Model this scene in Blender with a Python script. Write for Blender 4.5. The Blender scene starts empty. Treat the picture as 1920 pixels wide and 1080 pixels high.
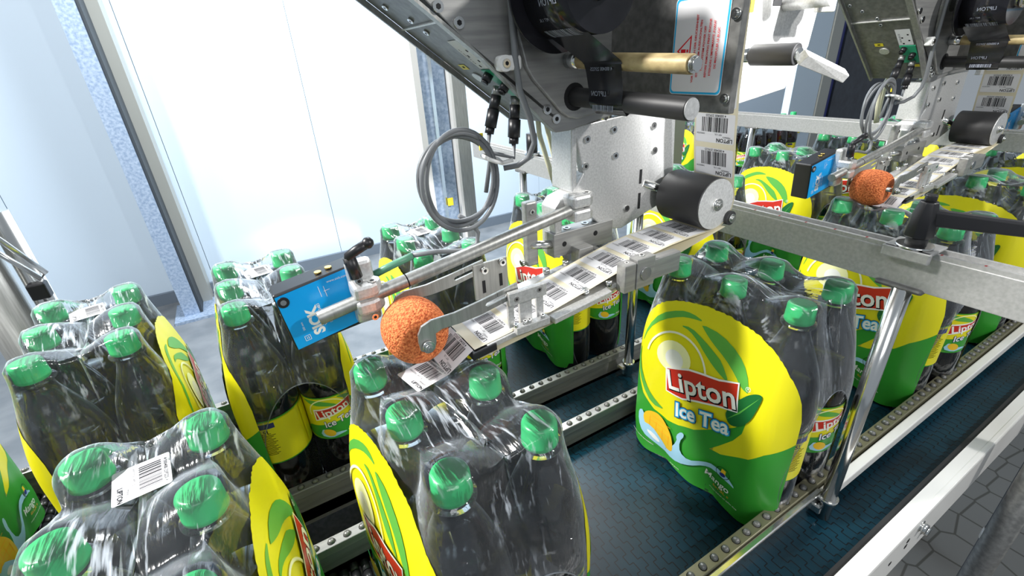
import bpy, bmesh, math, random
from mathutils import Vector, Matrix
R = math.radians
random.seed(7)
SC = bpy.context.scene
COL = SC.collection

# ---------------------------------------------------------------- camera, sky, lights, exposure
cd = bpy.data.cameras.new('camera'); cam = bpy.data.objects.new('camera', cd); COL.objects.link(cam)
cam.matrix_world = Matrix(((0.85730922, 0.270926, -0.43774423, 0), (-0.5117478, 0.35601785, -0.78189864, 0),
                           (-0.05599191, 0.89434356, 0.44386317, 0.61), (0, 0, 0, 1)))
cd.sensor_width = 36; cd.lens = 872/1920*36; cd.clip_start = 0.01; cd.clip_end = 60
SC.camera = cam
SC.view_settings.view_transform = 'Standard'; SC.view_settings.look = 'None'
SC.view_settings.gamma = 1; SC.view_settings.use_curve_mapping = False
SC.view_settings.exposure = 0.0
SC.cycles.transparent_max_bounces = 40; SC.cycles.max_bounces = 10; SC.cycles.glossy_bounces = 4
SC.cycles.sample_clamp_indirect = 6
w = bpy.data.worlds.new('world'); SC.world = w; w.use_nodes = True
w.node_tree.nodes['Background'].inputs[0].default_value = (0.80, 0.90, 1.0, 1)
w.node_tree.nodes['Background'].inputs[1].default_value = 0.34

def area(name, loc, target, sx, sy, power, col=(1, 1, 1)):
    l = bpy.data.lights.new(name, 'AREA'); l.shape = 'RECTANGLE'; l.size = sx; l.size_y = sy; l.energy = power; l.color = col
    o = bpy.data.objects.new(name, l); COL.objects.link(o); o.location = loc
    o.rotation_euler = (Vector(target)-Vector(loc)).to_track_quat('-Z', 'Y').to_euler(); return o
def spot(name, loc, target, power, ang, col=(1, 1, 1), rad=.03, blend=.15):
    l = bpy.data.lights.new(name, 'SPOT'); l.energy = power; l.color = col; l.spot_size = R(ang); l.shadow_soft_size = rad; l.spot_blend = blend
    o = bpy.data.objects.new(name, l); COL.objects.link(o); o.location = loc
    o.rotation_euler = (Vector(target)-Vector(loc)).to_track_quat('-Z', 'Y').to_euler(); return o
area('studio_flash_left', (-1.7, 1.3, 2.3), (.35, .45, .1), .30, .30, 165, (1, .98, .95))
spot('studio_flash_right', (1.25, -.80, 1.30), (.75, .45, .42), 62, 75, (1, .98, .95), .05, .4)
spot('studio_flash_machine', (.80, -.60, 1.25), (.68, .446, .645), 420, 21, (1, 1, 1), .03, .3)
area('added_fill', (-.5, -1.3, 1.5), (.4, .5, .4), 1.0, .7, 12, (.96, .98, 1))  # added fill light behind the camera for the dark machine faces
area('wall_wash', (1.4, 2.4, 2.9), (1.1, 4.1, .7), 1.2, 1.2, 250, (.95, .98, 1))
spot('added_web_spot', (.12, -.75, .50), (.53, .40, .50), 40, 12, (1, 1, 1), .02, .2)  # added spot that only brightens the hanging label web
spot('wall_spot', (-1.6, 2.6, 2.2), (-1.0, 4.1, .8), 75, 70, (1, 1, 1), .1, 1.0)
spot('floor_flash', (1.9, -1.2, 1.6), (1.05, -.12, -.93), 150, 22, (1, .98, .94), .03, .5)

# ---------------------------------------------------------------- materials
MATS = {}
def principled(name, col, rough=.5, metal=0., **k):
    m = bpy.data.materials.new(name); m.use_nodes = True
    b = m.node_tree.nodes['Principled BSDF']
    b.inputs['Base Color'].default_value = (*col, 1); b.inputs['Roughness'].default_value = rough; b.inputs['Metallic'].default_value = metal
    for kk, v in k.items(): b.inputs[kk.replace('_', ' ')].default_value = v
    MATS[name] = m; return m
def N(m, t, **k):
    n = m.node_tree.nodes.new(t)
    for a, v in k.items(): setattr(n, a, v)
    return n
def L(m, a, b): m.node_tree.links.new(a, b)
def noisy(m, scale, c0, c1, bump=0., stretch=(1, 1, 1), detail=3, rough=None, contrast=(.35, .65)):
    b = m.node_tree.nodes['Principled BSDF']
    tc = N(m, 'ShaderNodeTexCoord'); mp = N(m, 'ShaderNodeMapping'); mp.inputs['Scale'].default_value = stretch
    no = N(m, 'ShaderNodeTexNoise'); no.inputs['Scale'].default_value = scale; no.inputs['Detail'].default_value = detail
    L(m, tc.outputs['Object'], mp.inputs[0]); L(m, mp.outputs[0], no.inputs['Vector'])
    cr = N(m, 'ShaderNodeValToRGB'); cr.color_ramp.elements[0].position = contrast[0]; cr.color_ramp.elements[1].position = contrast[1]
    cr.color_ramp.elements[0].color = (*c0, 1); cr.color_ramp.elements[1].color = (*c1, 1)
    L(m, no.outputs['Fac'], cr.inputs[0]); L(m, cr.outputs[0], b.inputs['Base Color'])
    if bump:
        bp = N(m, 'ShaderNodeBump'); bp.inputs['Strength'].default_value = bump; bp.inputs['Distance'].default_value = .002
        L(m, no.outputs['Fac'], bp.inputs['Height']); L(m, bp.outputs[0], b.inputs['Normal'])
    return m
noisy(principled('steel', (.55, .55, .53), .42, .85), 260, (.36, .36, .34), (.47, .47, .45), .03, (1, 1, .06))
noisy(principled('brushed', (.5, .5, .5), .42, .6), 180, (.31, .31, .305), (.41, .41, .395), .04, (.08, 1, 1))
noisy(principled('dark_steel', (.2, .2, .2), .4, .5), 120, (.15, .15, .145), (.22, .22, .21), .02)
noisy(principled('aluminium', (.7, .7, .7), .45, .7), 400, (.60, .60, .59), (.74, .74, .73), .05)
noisy(principled('bar_steel', (.6, .6, .6), .5, .45), 260, (.42, .42, .41), (.50, .50, .49), .02)
principled('chrome', (.75, .75, .73), .18, 1)
noisy(principled('galvanised', (.5, .55, .6), .5, .3), 60, (.24, .33, .48), (.42, .52, .66), 0, (1, 1, 1), 6)
principled('wall_paint', (.66, .79, .92), .30)
principled('wall_tan', (.42, .43, .40), .4, .2)
principled('wall_dark', (.035, .045, .055), .6)
principled('plinth', (.16, .20, .25), .5)
noisy(principled('floor_paint', (.2, .22, .25), .45), 6, (.15, .17, .19), (.22, .24, .26), .05)
principled('white_line', (.75, .77, .75), .5)
principled('white_frame', (.80, .79, .76), .35, .15)
principled('black_plastic', (.012, .012, .014), .38)
principled('rubber', (.018, .018, .019), .5)
principled('dark_gap', (.006, .006, .007), .7)
principled('cap_green', (.035, .50, .17), .3, 0, Subsurface_Weight=.15, Subsurface_Radius=(.004, .01, .004))
principled('art_yellow', (.74, .68, .01), .35)
principled('art_green', (.035, .30, .03), .35)
principled('art_mid', (.10, .40, .06), .35)
principled('art_red', (.55, .025, .012), .35)
principled('art_white', (.85, .86, .84), .4)
principled('art_pale', (.92, .92, .50), .35)
principled('art_blue', (.01, .12, .36), .35)
principled('art_navy', (.02, .03, .20), .4)
principled('art_leaf', (.01, .13, .03), .35)
principled('art_orange', (.90, .36, .01), .4)
principled('art_mango', (.80, .50, .02), .4)
principled('art_splash', (.35, .62, .80), .3)
principled('ink', (.008, .008, .01), .7, 0, Specular_IOR_Level=.1)
principled('paper', (.74, .74, .75), .6)
principled('liner', (.72, .66, .48), .45)
principled('sensor_blue', (.0, .36, .85), .3)
principled('cable_grey', (.17, .18, .19), .4)
principled('cable_black', (.012, .012, .014), .35)
principled('tube_cream', (.72, .70, .52), .3)
principled('tie_white', (.8, .8, .78), .4)
principled('pcb_green', (.03, .36, .19), .4)
principled('tag_yellow', (.80, .66, .03), .45)
principled('sign_cyan', (.02, .42, .75), .4)
principled('sign_red', (.75, .02, .03), .4)
principled('scale_red', (.28, .02, .02), .5)
noisy(principled('ribbon', (.01, .01, .013), .16), 30, (.006, .006, .008), (.014, .014, .018), .02)
principled('ribbon_print', (.25, .27, .33), .35)
noisy(principled('bronze', (.5, .4, .2), .5, .15), 90, (.30, .22, .10), (.55, .44, .22), .03, (1, .5, 1), 4)
principled('brass', (.7, .5, .15), .3, 1)
noisy(principled('slate', (.05, .06, .08), .5), 20, (.035, .04, .055), (.05, .06, .08))
principled('green_pin', (.10, .28, .18), .4)
principled('connector_grey', (.30, .30, .29), .35, .6)
principled('olive_reflection', (.21, .20, .13), .4, .6)  # steel with its olive reflection put into the base colour

m = principled('sponge', (.75, .18, .06), .85)
noisy(m, 420, (.50, .09, .02), (.92, .27, .085), 0, contrast=(.38, .58))
vo = N(m, 'ShaderNodeTexVoronoi'); vo.inputs['Scale'].default_value = 520
tc = N(m, 'ShaderNodeTexCoord'); L(m, tc.outputs['Object'], vo.inputs['Vector'])
bp = N(m, 'ShaderNodeBump'); bp.inputs['Strength'].default_value = .8; bp.inputs['Distance'].default_value = .0016
L(m, vo.outputs['Distance'], bp.inputs['Height']); L(m, bp.outputs[0], m.node_tree.nodes['Principled BSDF'].inputs['Normal'])

def math_(m, op, a, b=None, c=None):
    n = N(m, 'ShaderNodeMath', operation=op)
    for i, v in enumerate((a, b, c)):
        if v is None: continue
        if isinstance(v, (int, float)): n.inputs[i].default_value = v
        else: L(m, v, n.inputs[i])
    return n.outputs[0]
m = principled('belt', (.012, .075, .10), .36, 0, Specular_IOR_Level=.22)
tc = N(m, 'ShaderNodeTexCoord'); sp = N(m, 'ShaderNodeSeparateXYZ'); L(m, tc.outputs['Object'], sp.inputs[0])
step = math_(m, 'LESS_THAN', math_(m, 'FRACT', math_(m, 'MULTIPLY', sp.outputs[1], 1/.028)), .5)
xx = math_(m, 'ADD', math_(m, 'MULTIPLY', sp.outputs[0], 1/.0149), math_(m, 'MULTIPLY', step, .45))
d1 = math_(m, 'LESS_THAN', math_(m, 'ABSOLUTE', math_(m, 'SUBTRACT', math_(m, 'FRACT', xx), .5)), .05)
fy = math_(m, 'FRACT', math_(m, 'MULTIPLY', sp.outputs[1], 2/.028))
fx = math_(m, 'FRACT', xx)
fx0 = math_(m, 'FRACT', math_(m, 'MULTIPLY', sp.outputs[0], 1/.0149))
d2 = math_(m, 'MULTIPLY', math_(m, 'LESS_THAN', math_(m, 'ABSOLUTE', math_(m, 'SUBTRACT', fy, .5)), -1), 1)
vy = math_(m, 'LESS_THAN', math_(m, 'MINIMUM', fy, math_(m, 'SUBTRACT', 1, fy)), .05)
seg = math_(m, 'MULTIPLY', math_(m, 'GREATER_THAN', fx0, .05), math_(m, 'LESS_THAN', fx0, .50))
line = math_(m, 'MAXIMUM', d1, math_(m, 'MULTIPLY', vy, seg))
mx = N(m, 'ShaderNodeMix', data_type='RGBA'); L(m, line, mx.inputs[0])
no = N(m, 'ShaderNodeTexNoise'); no.inputs['Scale'].default_value = 9; L(m, tc.outputs['Object'], no.inputs['Vector'])
cr = N(m, 'ShaderNodeValToRGB'); cr.color_ramp.elements[0].color = (.003, .014, .022, 1); cr.color_ramp.elements[1].color = (.004, .032, .052, 1)
cr.color_ramp.elements[0].position = .35; cr.color_ramp.elements[1].position = .65
L(m, no.outputs['Fac'], cr.inputs[0]); L(m, cr.outputs[0], mx.inputs[6]); mx.inputs[7].default_value = (.004, .006, .008, 1)
bsdf = m.node_tree.nodes['Principled BSDF']; L(m, mx.outputs[2], bsdf.inputs['Base Color'])
bp = N(m, 'ShaderNodeBump'); bp.inputs['Strength'].default_value = .9; bp.inputs['Distance'].default_value = .0015; bp.invert = True
L(m, line, bp.inputs['Height']); L(m, bp.outputs[0], bsdf.inputs['Normal'])

m = principled('hex_floor', (.3, .28, .26), .5)
tc = N(m, 'ShaderNodeTexCoord'); vo = N(m, 'ShaderNodeTexVoronoi'); vo.feature = 'DISTANCE_TO_EDGE'; vo.voronoi_dimensions = '2D'; vo.inputs['Scale'].default_value = 9; vo.inputs['Randomness'].default_value = .35
L(m, tc.outputs['Object'], vo.inputs['Vector'])
cr = N(m, 'ShaderNodeValToRGB'); cr.color_ramp.elements[0].position = .02; cr.color_ramp.elements[1].position = .04
cr.color_ramp.elements[0].color = (.14, .13, .11, 1); cr.color_ramp.elements[1].color = (.30, .285, .26, 1)
L(m, vo.outputs['Distance'], cr.inputs[0]); L(m, cr.outputs[0], m.node_tree.nodes['Principled BSDF'].inputs['Base Color'])

def clear(name, tint, ior_f, rough, haze, hazecol, bump, scale, stretch, gl=1.0, painted_glint=0, edge=0):
    m = bpy.data.materials.new(name); m.use_nodes = True; m.node_tree.nodes.clear(); MATS[name] = m
    out = N(m, 'ShaderNodeOutputMaterial')
    tr = N(m, 'ShaderNodeBsdfTransparent'); tr.inputs[0].default_value = (*tint, 1)
    g = N(m, 'ShaderNodeBsdfGlossy'); g.inputs['Roughness'].default_value = rough; g.inputs[0].default_value = (gl, gl, gl, 1)
    d = N(m, 'ShaderNodeBsdfDiffuse'); d.inputs[0].default_value = (*hazecol, 1)
    fr = N(m, 'ShaderNodeFresnel'); fr.inputs['IOR'].default_value = ior_f
    tc = N(m, 'ShaderNodeTexCoord'); mp = N(m, 'ShaderNodeMapping'); mp.inputs['Scale'].default_value = stretch
    no = N(m, 'ShaderNodeTexNoise'); no.inputs['Scale'].default_value = scale; no.inputs['Detail'].default_value = 4; no.inputs['Distortion'].default_value = .6
    L(m, tc.outputs['Object'], mp.inputs[0]); L(m, mp.outputs[0], no.inputs['Vector'])
    bp = N(m, 'ShaderNodeBump'); bp.inputs['Strength'].default_value = bump; bp.inputs['Distance'].default_value = .003
    L(m, no.outputs['Fac'], bp.inputs['Height'])
    L(m, bp.outputs[0], g.inputs['Normal']); L(m, bp.outputs[0], fr.inputs['Normal'])
    m1 = N(m, 'ShaderNodeMixShader'); L(m, fr.outputs[0], m1.inputs[0]); L(m, tr.outputs[0], m1.inputs[1]); L(m, g.outputs[0], m1.inputs[2])
    m2 = N(m, 'ShaderNodeMixShader'); L(m, m1.outputs[0], m2.inputs[1]); L(m, d.outputs[0], m2.inputs[2])
    cr = N(m, 'ShaderNodeMath', operation='MULTIPLY'); L(m, no.outputs['Fac'], cr.inputs[0]); cr.inputs[1].default_value = haze*2
    lw = N(m, 'ShaderNodeLayerWeight'); lw.inputs['Blend'].default_value = .5
    ed = math_(m, 'MULTIPLY', math_(m, 'POWER', lw.outputs['Facing'], 4), edge)  # white rim sheen at grazing angles, painted as diffuse colour
    fac = math_(m, 'ADD', cr.outputs[0], ed)
    if painted_glint:  # white flash glints painted into the film as diffuse streaks
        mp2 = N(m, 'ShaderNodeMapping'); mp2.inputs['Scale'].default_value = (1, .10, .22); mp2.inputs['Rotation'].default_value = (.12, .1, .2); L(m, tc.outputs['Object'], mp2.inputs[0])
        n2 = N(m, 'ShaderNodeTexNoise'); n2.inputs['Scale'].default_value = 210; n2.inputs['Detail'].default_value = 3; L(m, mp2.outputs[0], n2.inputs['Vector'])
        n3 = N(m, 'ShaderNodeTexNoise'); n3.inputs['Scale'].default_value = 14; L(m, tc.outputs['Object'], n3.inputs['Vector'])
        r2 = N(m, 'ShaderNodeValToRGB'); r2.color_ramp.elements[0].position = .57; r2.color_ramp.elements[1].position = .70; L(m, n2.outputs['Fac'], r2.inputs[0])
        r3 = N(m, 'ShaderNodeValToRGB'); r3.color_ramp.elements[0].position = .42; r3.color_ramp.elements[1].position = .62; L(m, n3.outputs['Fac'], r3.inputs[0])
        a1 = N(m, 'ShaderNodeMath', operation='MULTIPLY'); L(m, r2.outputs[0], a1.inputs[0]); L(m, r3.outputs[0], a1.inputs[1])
        a2 = N(m, 'ShaderNodeMath', operation='MULTIPLY_ADD'); L(m, a1.outputs[0], a2.inputs[0]); a2.inputs[1].default_value = painted_glint; L(m, fac, a2.inputs[2]); fac = a2.outputs[0]
        # the same noise also bumps the gloss along the painted white glints
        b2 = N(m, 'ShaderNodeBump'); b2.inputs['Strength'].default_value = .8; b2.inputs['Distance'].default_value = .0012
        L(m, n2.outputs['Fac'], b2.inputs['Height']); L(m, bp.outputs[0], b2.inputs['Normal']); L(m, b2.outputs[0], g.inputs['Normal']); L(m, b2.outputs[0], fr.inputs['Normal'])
    L(m, fac, m2.inputs[0]); L(m, m2.outputs[0], out.inputs[0]); return m
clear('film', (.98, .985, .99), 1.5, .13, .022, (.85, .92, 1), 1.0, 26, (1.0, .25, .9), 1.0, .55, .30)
clear('pet', (.93, .95, .95), 1.65, .05, .006, (.8, .9, 1), .6, 40, (1, 1, .35), 1.0, 0, .16)
clear('tea', (.16, .020, .010), 1.33, .04, .0, (0, 0, 0), .05, 20, (1, 1, 1))

clear('film_edge', (.8, .82, .85), 1.5, .15, .10, (.85, .92, 1), .2, 40, (1, 1, 1))

# ---------------------------------------------------------------- mesh builder
ORG = {}
class MB:
    def __init__(s): s.bm = bmesh.new(); s.mats = []; s.cur = 0
    def m(s, name):
        if name not in s.mats: s.mats.append(name)
        s.cur = s.mats.index(name); return s
    def _fin(s, faces, smooth=False):
        for f in faces: f.material_index = s.cur; f.smooth = smooth
    def box(s, a, b, rot=None, bev=0):
        a, b = Vector(a), Vector(b); c = (a+b)/2; d = b-a
        r = bmesh.ops.create_cube(s.bm, size=1)
        M = Matrix.Translation(c) @ (rot.to_4x4() if rot else Matrix()) @ Matrix.Diagonal((abs(d.x), abs(d.y), abs(d.z), 1))
        bmesh.ops.transform(s.bm, matrix=M, verts=r['verts'])
        fs = {f for v in r['verts'] for f in v.link_faces}
        if bev:
            es = {e for f in fs for e in f.edges}
            rb = bmesh.ops.bevel(s.bm, geom=list(es), offset=bev, segments=2, affect='EDGES', profile=.5)
            fs = {f for f in rb['faces']} | {f for f in fs if f.is_valid}
        s._fin(fs); return s
    def cyl(s, p0, p1, r, n=20, r2=None, caps=True):
        p0, p1 = Vector(p0), Vector(p1); d = p1-p0
        q = d.to_track_quat('Z', 'Y').to_matrix().to_4x4()
        g = bmesh.ops.create_cone(s.bm, cap_ends=caps, segments=n, radius1=r, radius2=r if r2 is None else r2, depth=d.length)
        bmesh.ops.transform(s.bm, matrix=Matrix.Translation((p0+p1)/2) @ q, verts=g['verts'])
        for f in {f for v in g['verts'] for f in v.link_faces}:
            f.material_index = s.cur; f.smooth = len(f.verts) == 4
        return s
    def lathe(s, prof, c=(0, 0, 0), n=24, rot=None):
        c = Vector(c); rings = []
        for r, z in prof:
            ring = []
            for i in range(n):
                a = 2*math.pi*i/n; v = Vector((r*math.cos(a), r*math.sin(a), z))
                if rot: v = rot @ v
                ring.append(s.bm.verts.new(v+c))
            rings.append(ring)
        for A, B in zip(rings, rings[1:]):
            for i in range(n):
                f = s.bm.faces.new((A[i], A[(i+1) % n], B[(i+1) % n], B[i])); f.material_index = s.cur; f.smooth = True
        return s
    def tube(s, pts, r, n=10, closed=False):
        P = [Vector(p) for p in pts]; rings = []; k = len(P)
        nrm = None
        for i, p in enumerate(P):
            t = (P[min(i+1, k-1)]-P[max(i-1, 0)]).normalized()
            if nrm is None: nrm = t.orthogonal().normalized()
            nrm = (nrm - t*nrm.dot(t)).normalized(); b = t.cross(nrm)
            rings.append([s.bm.verts.new(p+(nrm*math.cos(2*math.pi*j/n)+b*math.sin(2*math.pi*j/n))*r) for j in range(n)])
        for A, B in zip(rings, rings[1:]):
            for i in range(n):
                f = s.bm.faces.new((A[i], A[(i+1) % n], B[(i+1) % n], B[i])); f.material_index = s.cur; f.smooth = True
        for rg in (rings[0], rings[-1]):
            f = s.bm.faces.new(rg); f.material_index = s.cur
        return s
    def prism(s, poly, ext):
        """poly: list of 3D points, ext: extrusion vector"""
        ext = Vector(ext); A = [s.bm.verts.new(Vector(p)) for p in poly]; B = [s.bm.verts.new(Vector(p)+ext) for p in poly]
        fs = [s.bm.faces.new(A), s.bm.faces.new(B[::-1])]
        if len(poly) > 20:
            s.bm.normal_update(); fs = list(bmesh.ops.triangulate(s.bm, faces=fs, ngon_method='EAR_CLIP')['faces'])
        n = len(poly)
        for i in range(n): fs.append(s.bm.faces.new((A[i], B[i], B[(i+1) % n], A[(i+1) % n])))
        s._fin(fs); return s
    def quad(s, *p):
        f = s.bm.faces.new([s.bm.verts.new(Vector(q)) for q in p]); s._fin([f]); return s
    def screw(s, p, d, r=.0035, h=.0022):
        s.scr = getattr(s, 'scr', []); s.scr.append((Vector(p), Vector(d).normalized(), r, h)); return s
    def build(s, name, mat=None, parent=None, bevel=0, loc=None, kind=None, smooth_fix=True):
        for p, d, r, h in getattr(s, 'scr', []):
            q = MB().m('chrome').cyl(p, p+d*h, r, 14); q.m('dark_gap').cyl(p+d*h*.9, p+d*(h*1.02+.0001), r*.5, 6); q.build('screw', parent=parent)
        if not s.bm.verts: s.bm.free(); return None
        org = ORG.get(parent.name, Vector()) if parent else Vector()
        if loc is not None: org = Vector(loc)
        bmesh.ops.recalc_face_normals(s.bm, faces=s.bm.faces)
        for v in s.bm.verts: v.co -= org
        me = bpy.data.meshes.new(name); s.bm.to_mesh(me); s.bm.free()
        for n_ in (s.mats or [mat or 'steel']): me.materials.append(MATS[n_])
        o = bpy.data.objects.new(name, me); COL.objects.link(o)
        if parent: o.parent = parent; ORG[o.name] = org
        elif loc is not None: o.location = loc
        if bevel:
            b = o.modifiers.new('bevel', 'BEVEL'); b.width = bevel; b.segments = 2; b.limit_method = 'ANGLE'; b.angle_limit = R(40)
        if kind: o['kind'] = kind
        return o
def B1(mat): return MB().m(mat)
def thing(name, label, cat, loc=(0, 0, 0), group=None, rz=0):
    o = bpy.data.objects.new(name, None); COL.objects.link(o); o.location = loc; o.empty_display_size = .05
    o.rotation_euler.z = rz; o['label'] = label; o['category'] = cat
    if group: o['group'] = group
    ORG[o.name] = Vector(loc); return o
def tag(o, label, cat, group=None):
    o['label'] = label; o['category'] = cat
    if group: o['group'] = group
    return o
def kids(o): return [c for c in list(bpy.data.objects) if c.parent == o]
def copy_tree(o, parent=None):
    c = o.copy(); COL.objects.link(c)
    if parent: c.parent = parent
    if parent is None and 'label' in c: pass
    for ch in kids(o): copy_tree(ch, c)
    return c

# ---------------------------------------------------------------- flat artwork mapped onto a surface
_tc = {}
def text_mesh(t, offset=0., shear=0.):
    k = (t, offset, shear)
    if k in _tc: return _tc[k]
    cu = bpy.data.curves.new('t', 'FONT'); cu.body = t; cu.align_x = 'CENTER'; cu.align_y = 'CENTER'; cu.resolution_u = 3
    cu.offset = offset; cu.shear = shear; cu.size = 1
    o = bpy.data.objects.new('t', cu); COL.objects.link(o)
    dg = bpy.context.evaluated_depsgraph_get(); dg.update()
    me = bpy.data.meshes.new_from_object(o.evaluated_get(dg))
    vs = [(v.co.x, v.co.y) for v in me.vertices]; fs = [tuple(p.vertices) for p in me.polygons]
    bpy.data.objects.remove(o); bpy.data.curves.remove(cu); bpy.data.meshes.remove(me)
    _tc[k] = (vs, fs); return _tc[k]
def ell(cx, cy, rx, ry, n=28, a0=0, a1=360, rot=0):
    out = []
    for i in range(n):
        a = R(a0+(a1-a0)*i/n if a1-a0 == 360 else a0+(a1-a0)*i/(n-1)); x, y = rx*math.cos(a), ry*math.sin(a)
        out.append((cx+x*math.cos(R(rot))-y*math.sin(R(rot)), cy+x*math.sin(R(rot))+y*math.cos(R(rot))))
    return out
def ringpoly(cx, cy, rx, ry, th, a0, a1, n=20, rot=0):
    return ell(cx, cy, rx, ry, n, a0, a1, rot)+ell(cx, cy, rx-th, ry-th, n, a0, a1, rot)[::-1]
def smooth_poly(p, k=2):
    for _ in range(k):
        q = []
        for i in range(len(p)):
            a, b = p[i], p[(i+1) % len(p)]
            q += [(a[0]*.75+b[0]*.25, a[1]*.75+b[1]*.25), (a[0]*.25+b[0]*.75, a[1]*.25+b[1]*.75)]
        p = q
    return p
def art(mb, layers, fn, grid=0, eps=.00018, base=.0003):
    for li, ly in enumerate(layers):
        bm = bmesh.new(); kind = ly[0]; mat = ly[1]
        if kind == 'poly':
            vs = [bm.verts.new((x, y, 0)) for x, y in ly[2]]
            f = bm.faces.new(vs); bm.normal_update(); bmesh.ops.triangulate(bm, faces=[f], ngon_method='EAR_CLIP')
        elif kind == 'rects':
            for x0, y0, x1, y1 in ly[2]: bm.faces.new([bm.verts.new(p) for p in ((x0, y0, 0), (x1, y0, 0), (x1, y1, 0), (x0, y1, 0))])
        elif kind == 'text':
            _, _, t, size, cx, cy, rot, off, sh, sx = ly
            V, F = text_mesh(t, off, sh); c, s = math.cos(R(rot)), math.sin(R(rot))
            vv = [bm.verts.new((cx+size*(sx*x*c-y*s), cy+size*(sx*x*s+y*c), 0)) for x, y in V]
            for f in F:
                try: bm.faces.new([vv[i] for i in f])
                except ValueError: pass
        if grid:
            xs = [v.co.x for v in bm.verts]; ys = [v.co.y for v in bm.verts]
            for ax, lo, hi in ((0, min(xs), max(xs)), (1, min(ys), max(ys))):
                g = grid if ax == 0 else grid*.8
                k = math.ceil(lo/g+1e-9)
                while k*g < hi:
                    co = (k*g, 0, 0) if ax == 0 else (0, k*g, 0); no = (1, 0, 0) if ax == 0 else (0, 1, 0)
                    bmesh.ops.bisect_plane(bm, geom=list(bm.verts)+list(bm.edges)+list(bm.faces), plane_co=co, plane_no=no, dist=1e-7)
                    k += 1
        mb.m(mat); d = base+eps*li; mp = {}
        for v in bm.verts: mp[v] = mb.bm.verts.new(fn(v.co.x, v.co.y, d))
        for f in bm.faces:
            try: nf = mb.bm.faces.new([mp[v] for v in f.verts]); nf.material_index = mb.cur; nf.smooth = bool(grid)
            except ValueError: pass
        bm.free()
def T(mat, t, size, cx, cy, rot=0, off=0., sh=0., sx=1.): return ('text', mat, t, size, cx, cy, rot, off, sh, sx)
def P(mat, p): return ('poly', mat, p)
def bars(x0, x1, y0, y1, seed=1, vertical=True):
    rnd = random.Random(seed); out = []; x = x0; u = (x1-x0)/64
    while x < x1-u*2:
        wd = u*rnd.choice((1, 1, 2, 3)); out.append((x, y0, min(x+wd, x1), y1) if vertical else (y0, x, y1, min(x+wd, x1))); x += wd+u*rnd.choice((1, 1, 2))
    return out

# ================================================================ SETTING
FL = -.93
B1('floor_paint').box((-5, -3, FL-.1), (9, 4.3, FL)).build('floor', kind='structure')
def hexfloor():
    B1('hex_floor').box((.4, -2.4, FL), (6, .6, FL+.004)).build('floor_tiles', kind='structure')
hexfloor()
wb = B1('wall_paint')
seams = [-5, -1.31, -.39, .596, 1.6, 2.7, 3.7, 5, 7, 9]
for a, b in zip(seams, seams[1:]): wb.box((a+.002, 4.1, FL+.09), (b-.002, 4.16, 3.4))
wb.m('plinth').box((-5, 4.108, FL), (9, 4.17, 3.4)).box((-5, 4.07, FL), (9, 4.11, FL+.09))
wb.build('wall_back', kind='structure')
B1('white_line').box((-.5, 2.2, FL), (.12, 2.3, FL+.002)).box((.02, 2.3, FL), (.12, 3.6, FL+.002)).build('trim_floor_line', kind='structure')
col = thing('support_column', 'galvanised steel column with bolted foot standing before the white wall panels', 'column', (-.5, 3.85, FL))
B1('galvanised').box((-.60, 3.70, FL+.02), (-.505, 3.712, 3.3)).build('front_flange', parent=col)
B1('wall_dark').box((-.535, 3.712, FL+.02), (-.488, 3.90, 3.3)).build('web', parent=col)
B1('wall_tan').box((-.53, 3.90, FL+.02), (-.425, 4.09, 3.3)).build('rear_channel', parent=col)
B1('galvanised').box((-.66, 3.62, FL), (-.40, 3.95, FL+.02)).build('base_plate', parent=col)

pipe = thing('steel_pipe', 'vertical stainless pipe with a wire clip at the left edge behind the packs', 'pipe', (-.56, 1.47, FL))
B1('steel').cyl((-.575, 1.49, FL), (-.575, 1.49, .42), .045, 32).build('pipe_body', parent=pipe)
B1('chrome').cyl((-.50, 1.50, FL), (-.50, 1.50, .36), .022, 20).build('side_tube', parent=pipe)
B1('chrome').tube([(-.62, 1.46, .47), (-.56, 1.44, .45), (-.54, 1.43, .40), (-.49, 1.43, .30), (-.455, 1.44, .215), (-.47, 1.45, .20), (-.52, 1.43, .30), (-.57, 1.43, .41)], .006).tube([(-.66, 1.45, .36), (-.60, 1.43, .35), (-.545, 1.43, .40)], .005).build('wire_clip', parent=pipe)
B1('black_plastic').box((-.50, 1.43, .155), (-.465, 1.46, .195), bev=.004).build('clip_foot', parent=pipe)
B1('aluminium').box((-.64, 1.42, .44), (-.585, 1.47, .50), bev=.006).build('clip_bracket', parent=pipe)

# machine enclosure posts behind
def post(name, x0, x1, y0, y1, z0, z1, mat, label, cat='post', group=None):
    o = B1(mat).box((x0, y0, z0), (x1, y1, z1), bev=.003).build(name, loc=((x0+x1)/2, (y0+y1)/2, z0)); return tag(o, label, cat, group)
en = thing('enclosure_post', 'layered white and steel enclosure post seen through the loop of grey cable', 'post', (.95, 2.2, FL))
B1('white_frame').box((.80, 2.22, FL), (.83, 2.30, .70)).build('outer_strip', parent=en)
B1('galvanised').box((.83, 2.23, FL), (.872, 2.30, .70)).box((.895, 2.24, FL), (.96, 2.3, 1.4)).build('panel_edge', parent=en)
B1('chrome').box((.872, 2.21, FL), (.888, 2.28, 1.4)).build('bright_strip', parent=en)
B1('white_frame').box((.965, 2.20, FL), (.978, 2.30, 1.4)).build('inner_strip', parent=en)
B1('steel').box((.978, 2.20, FL), (1.045, 2.30, 1.4)).build('steel_post', parent=en)
B1('tag_yellow').box((.885, 2.198, -.06), (.915, 2.2, -.02)).build('marker', parent=en)

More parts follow.
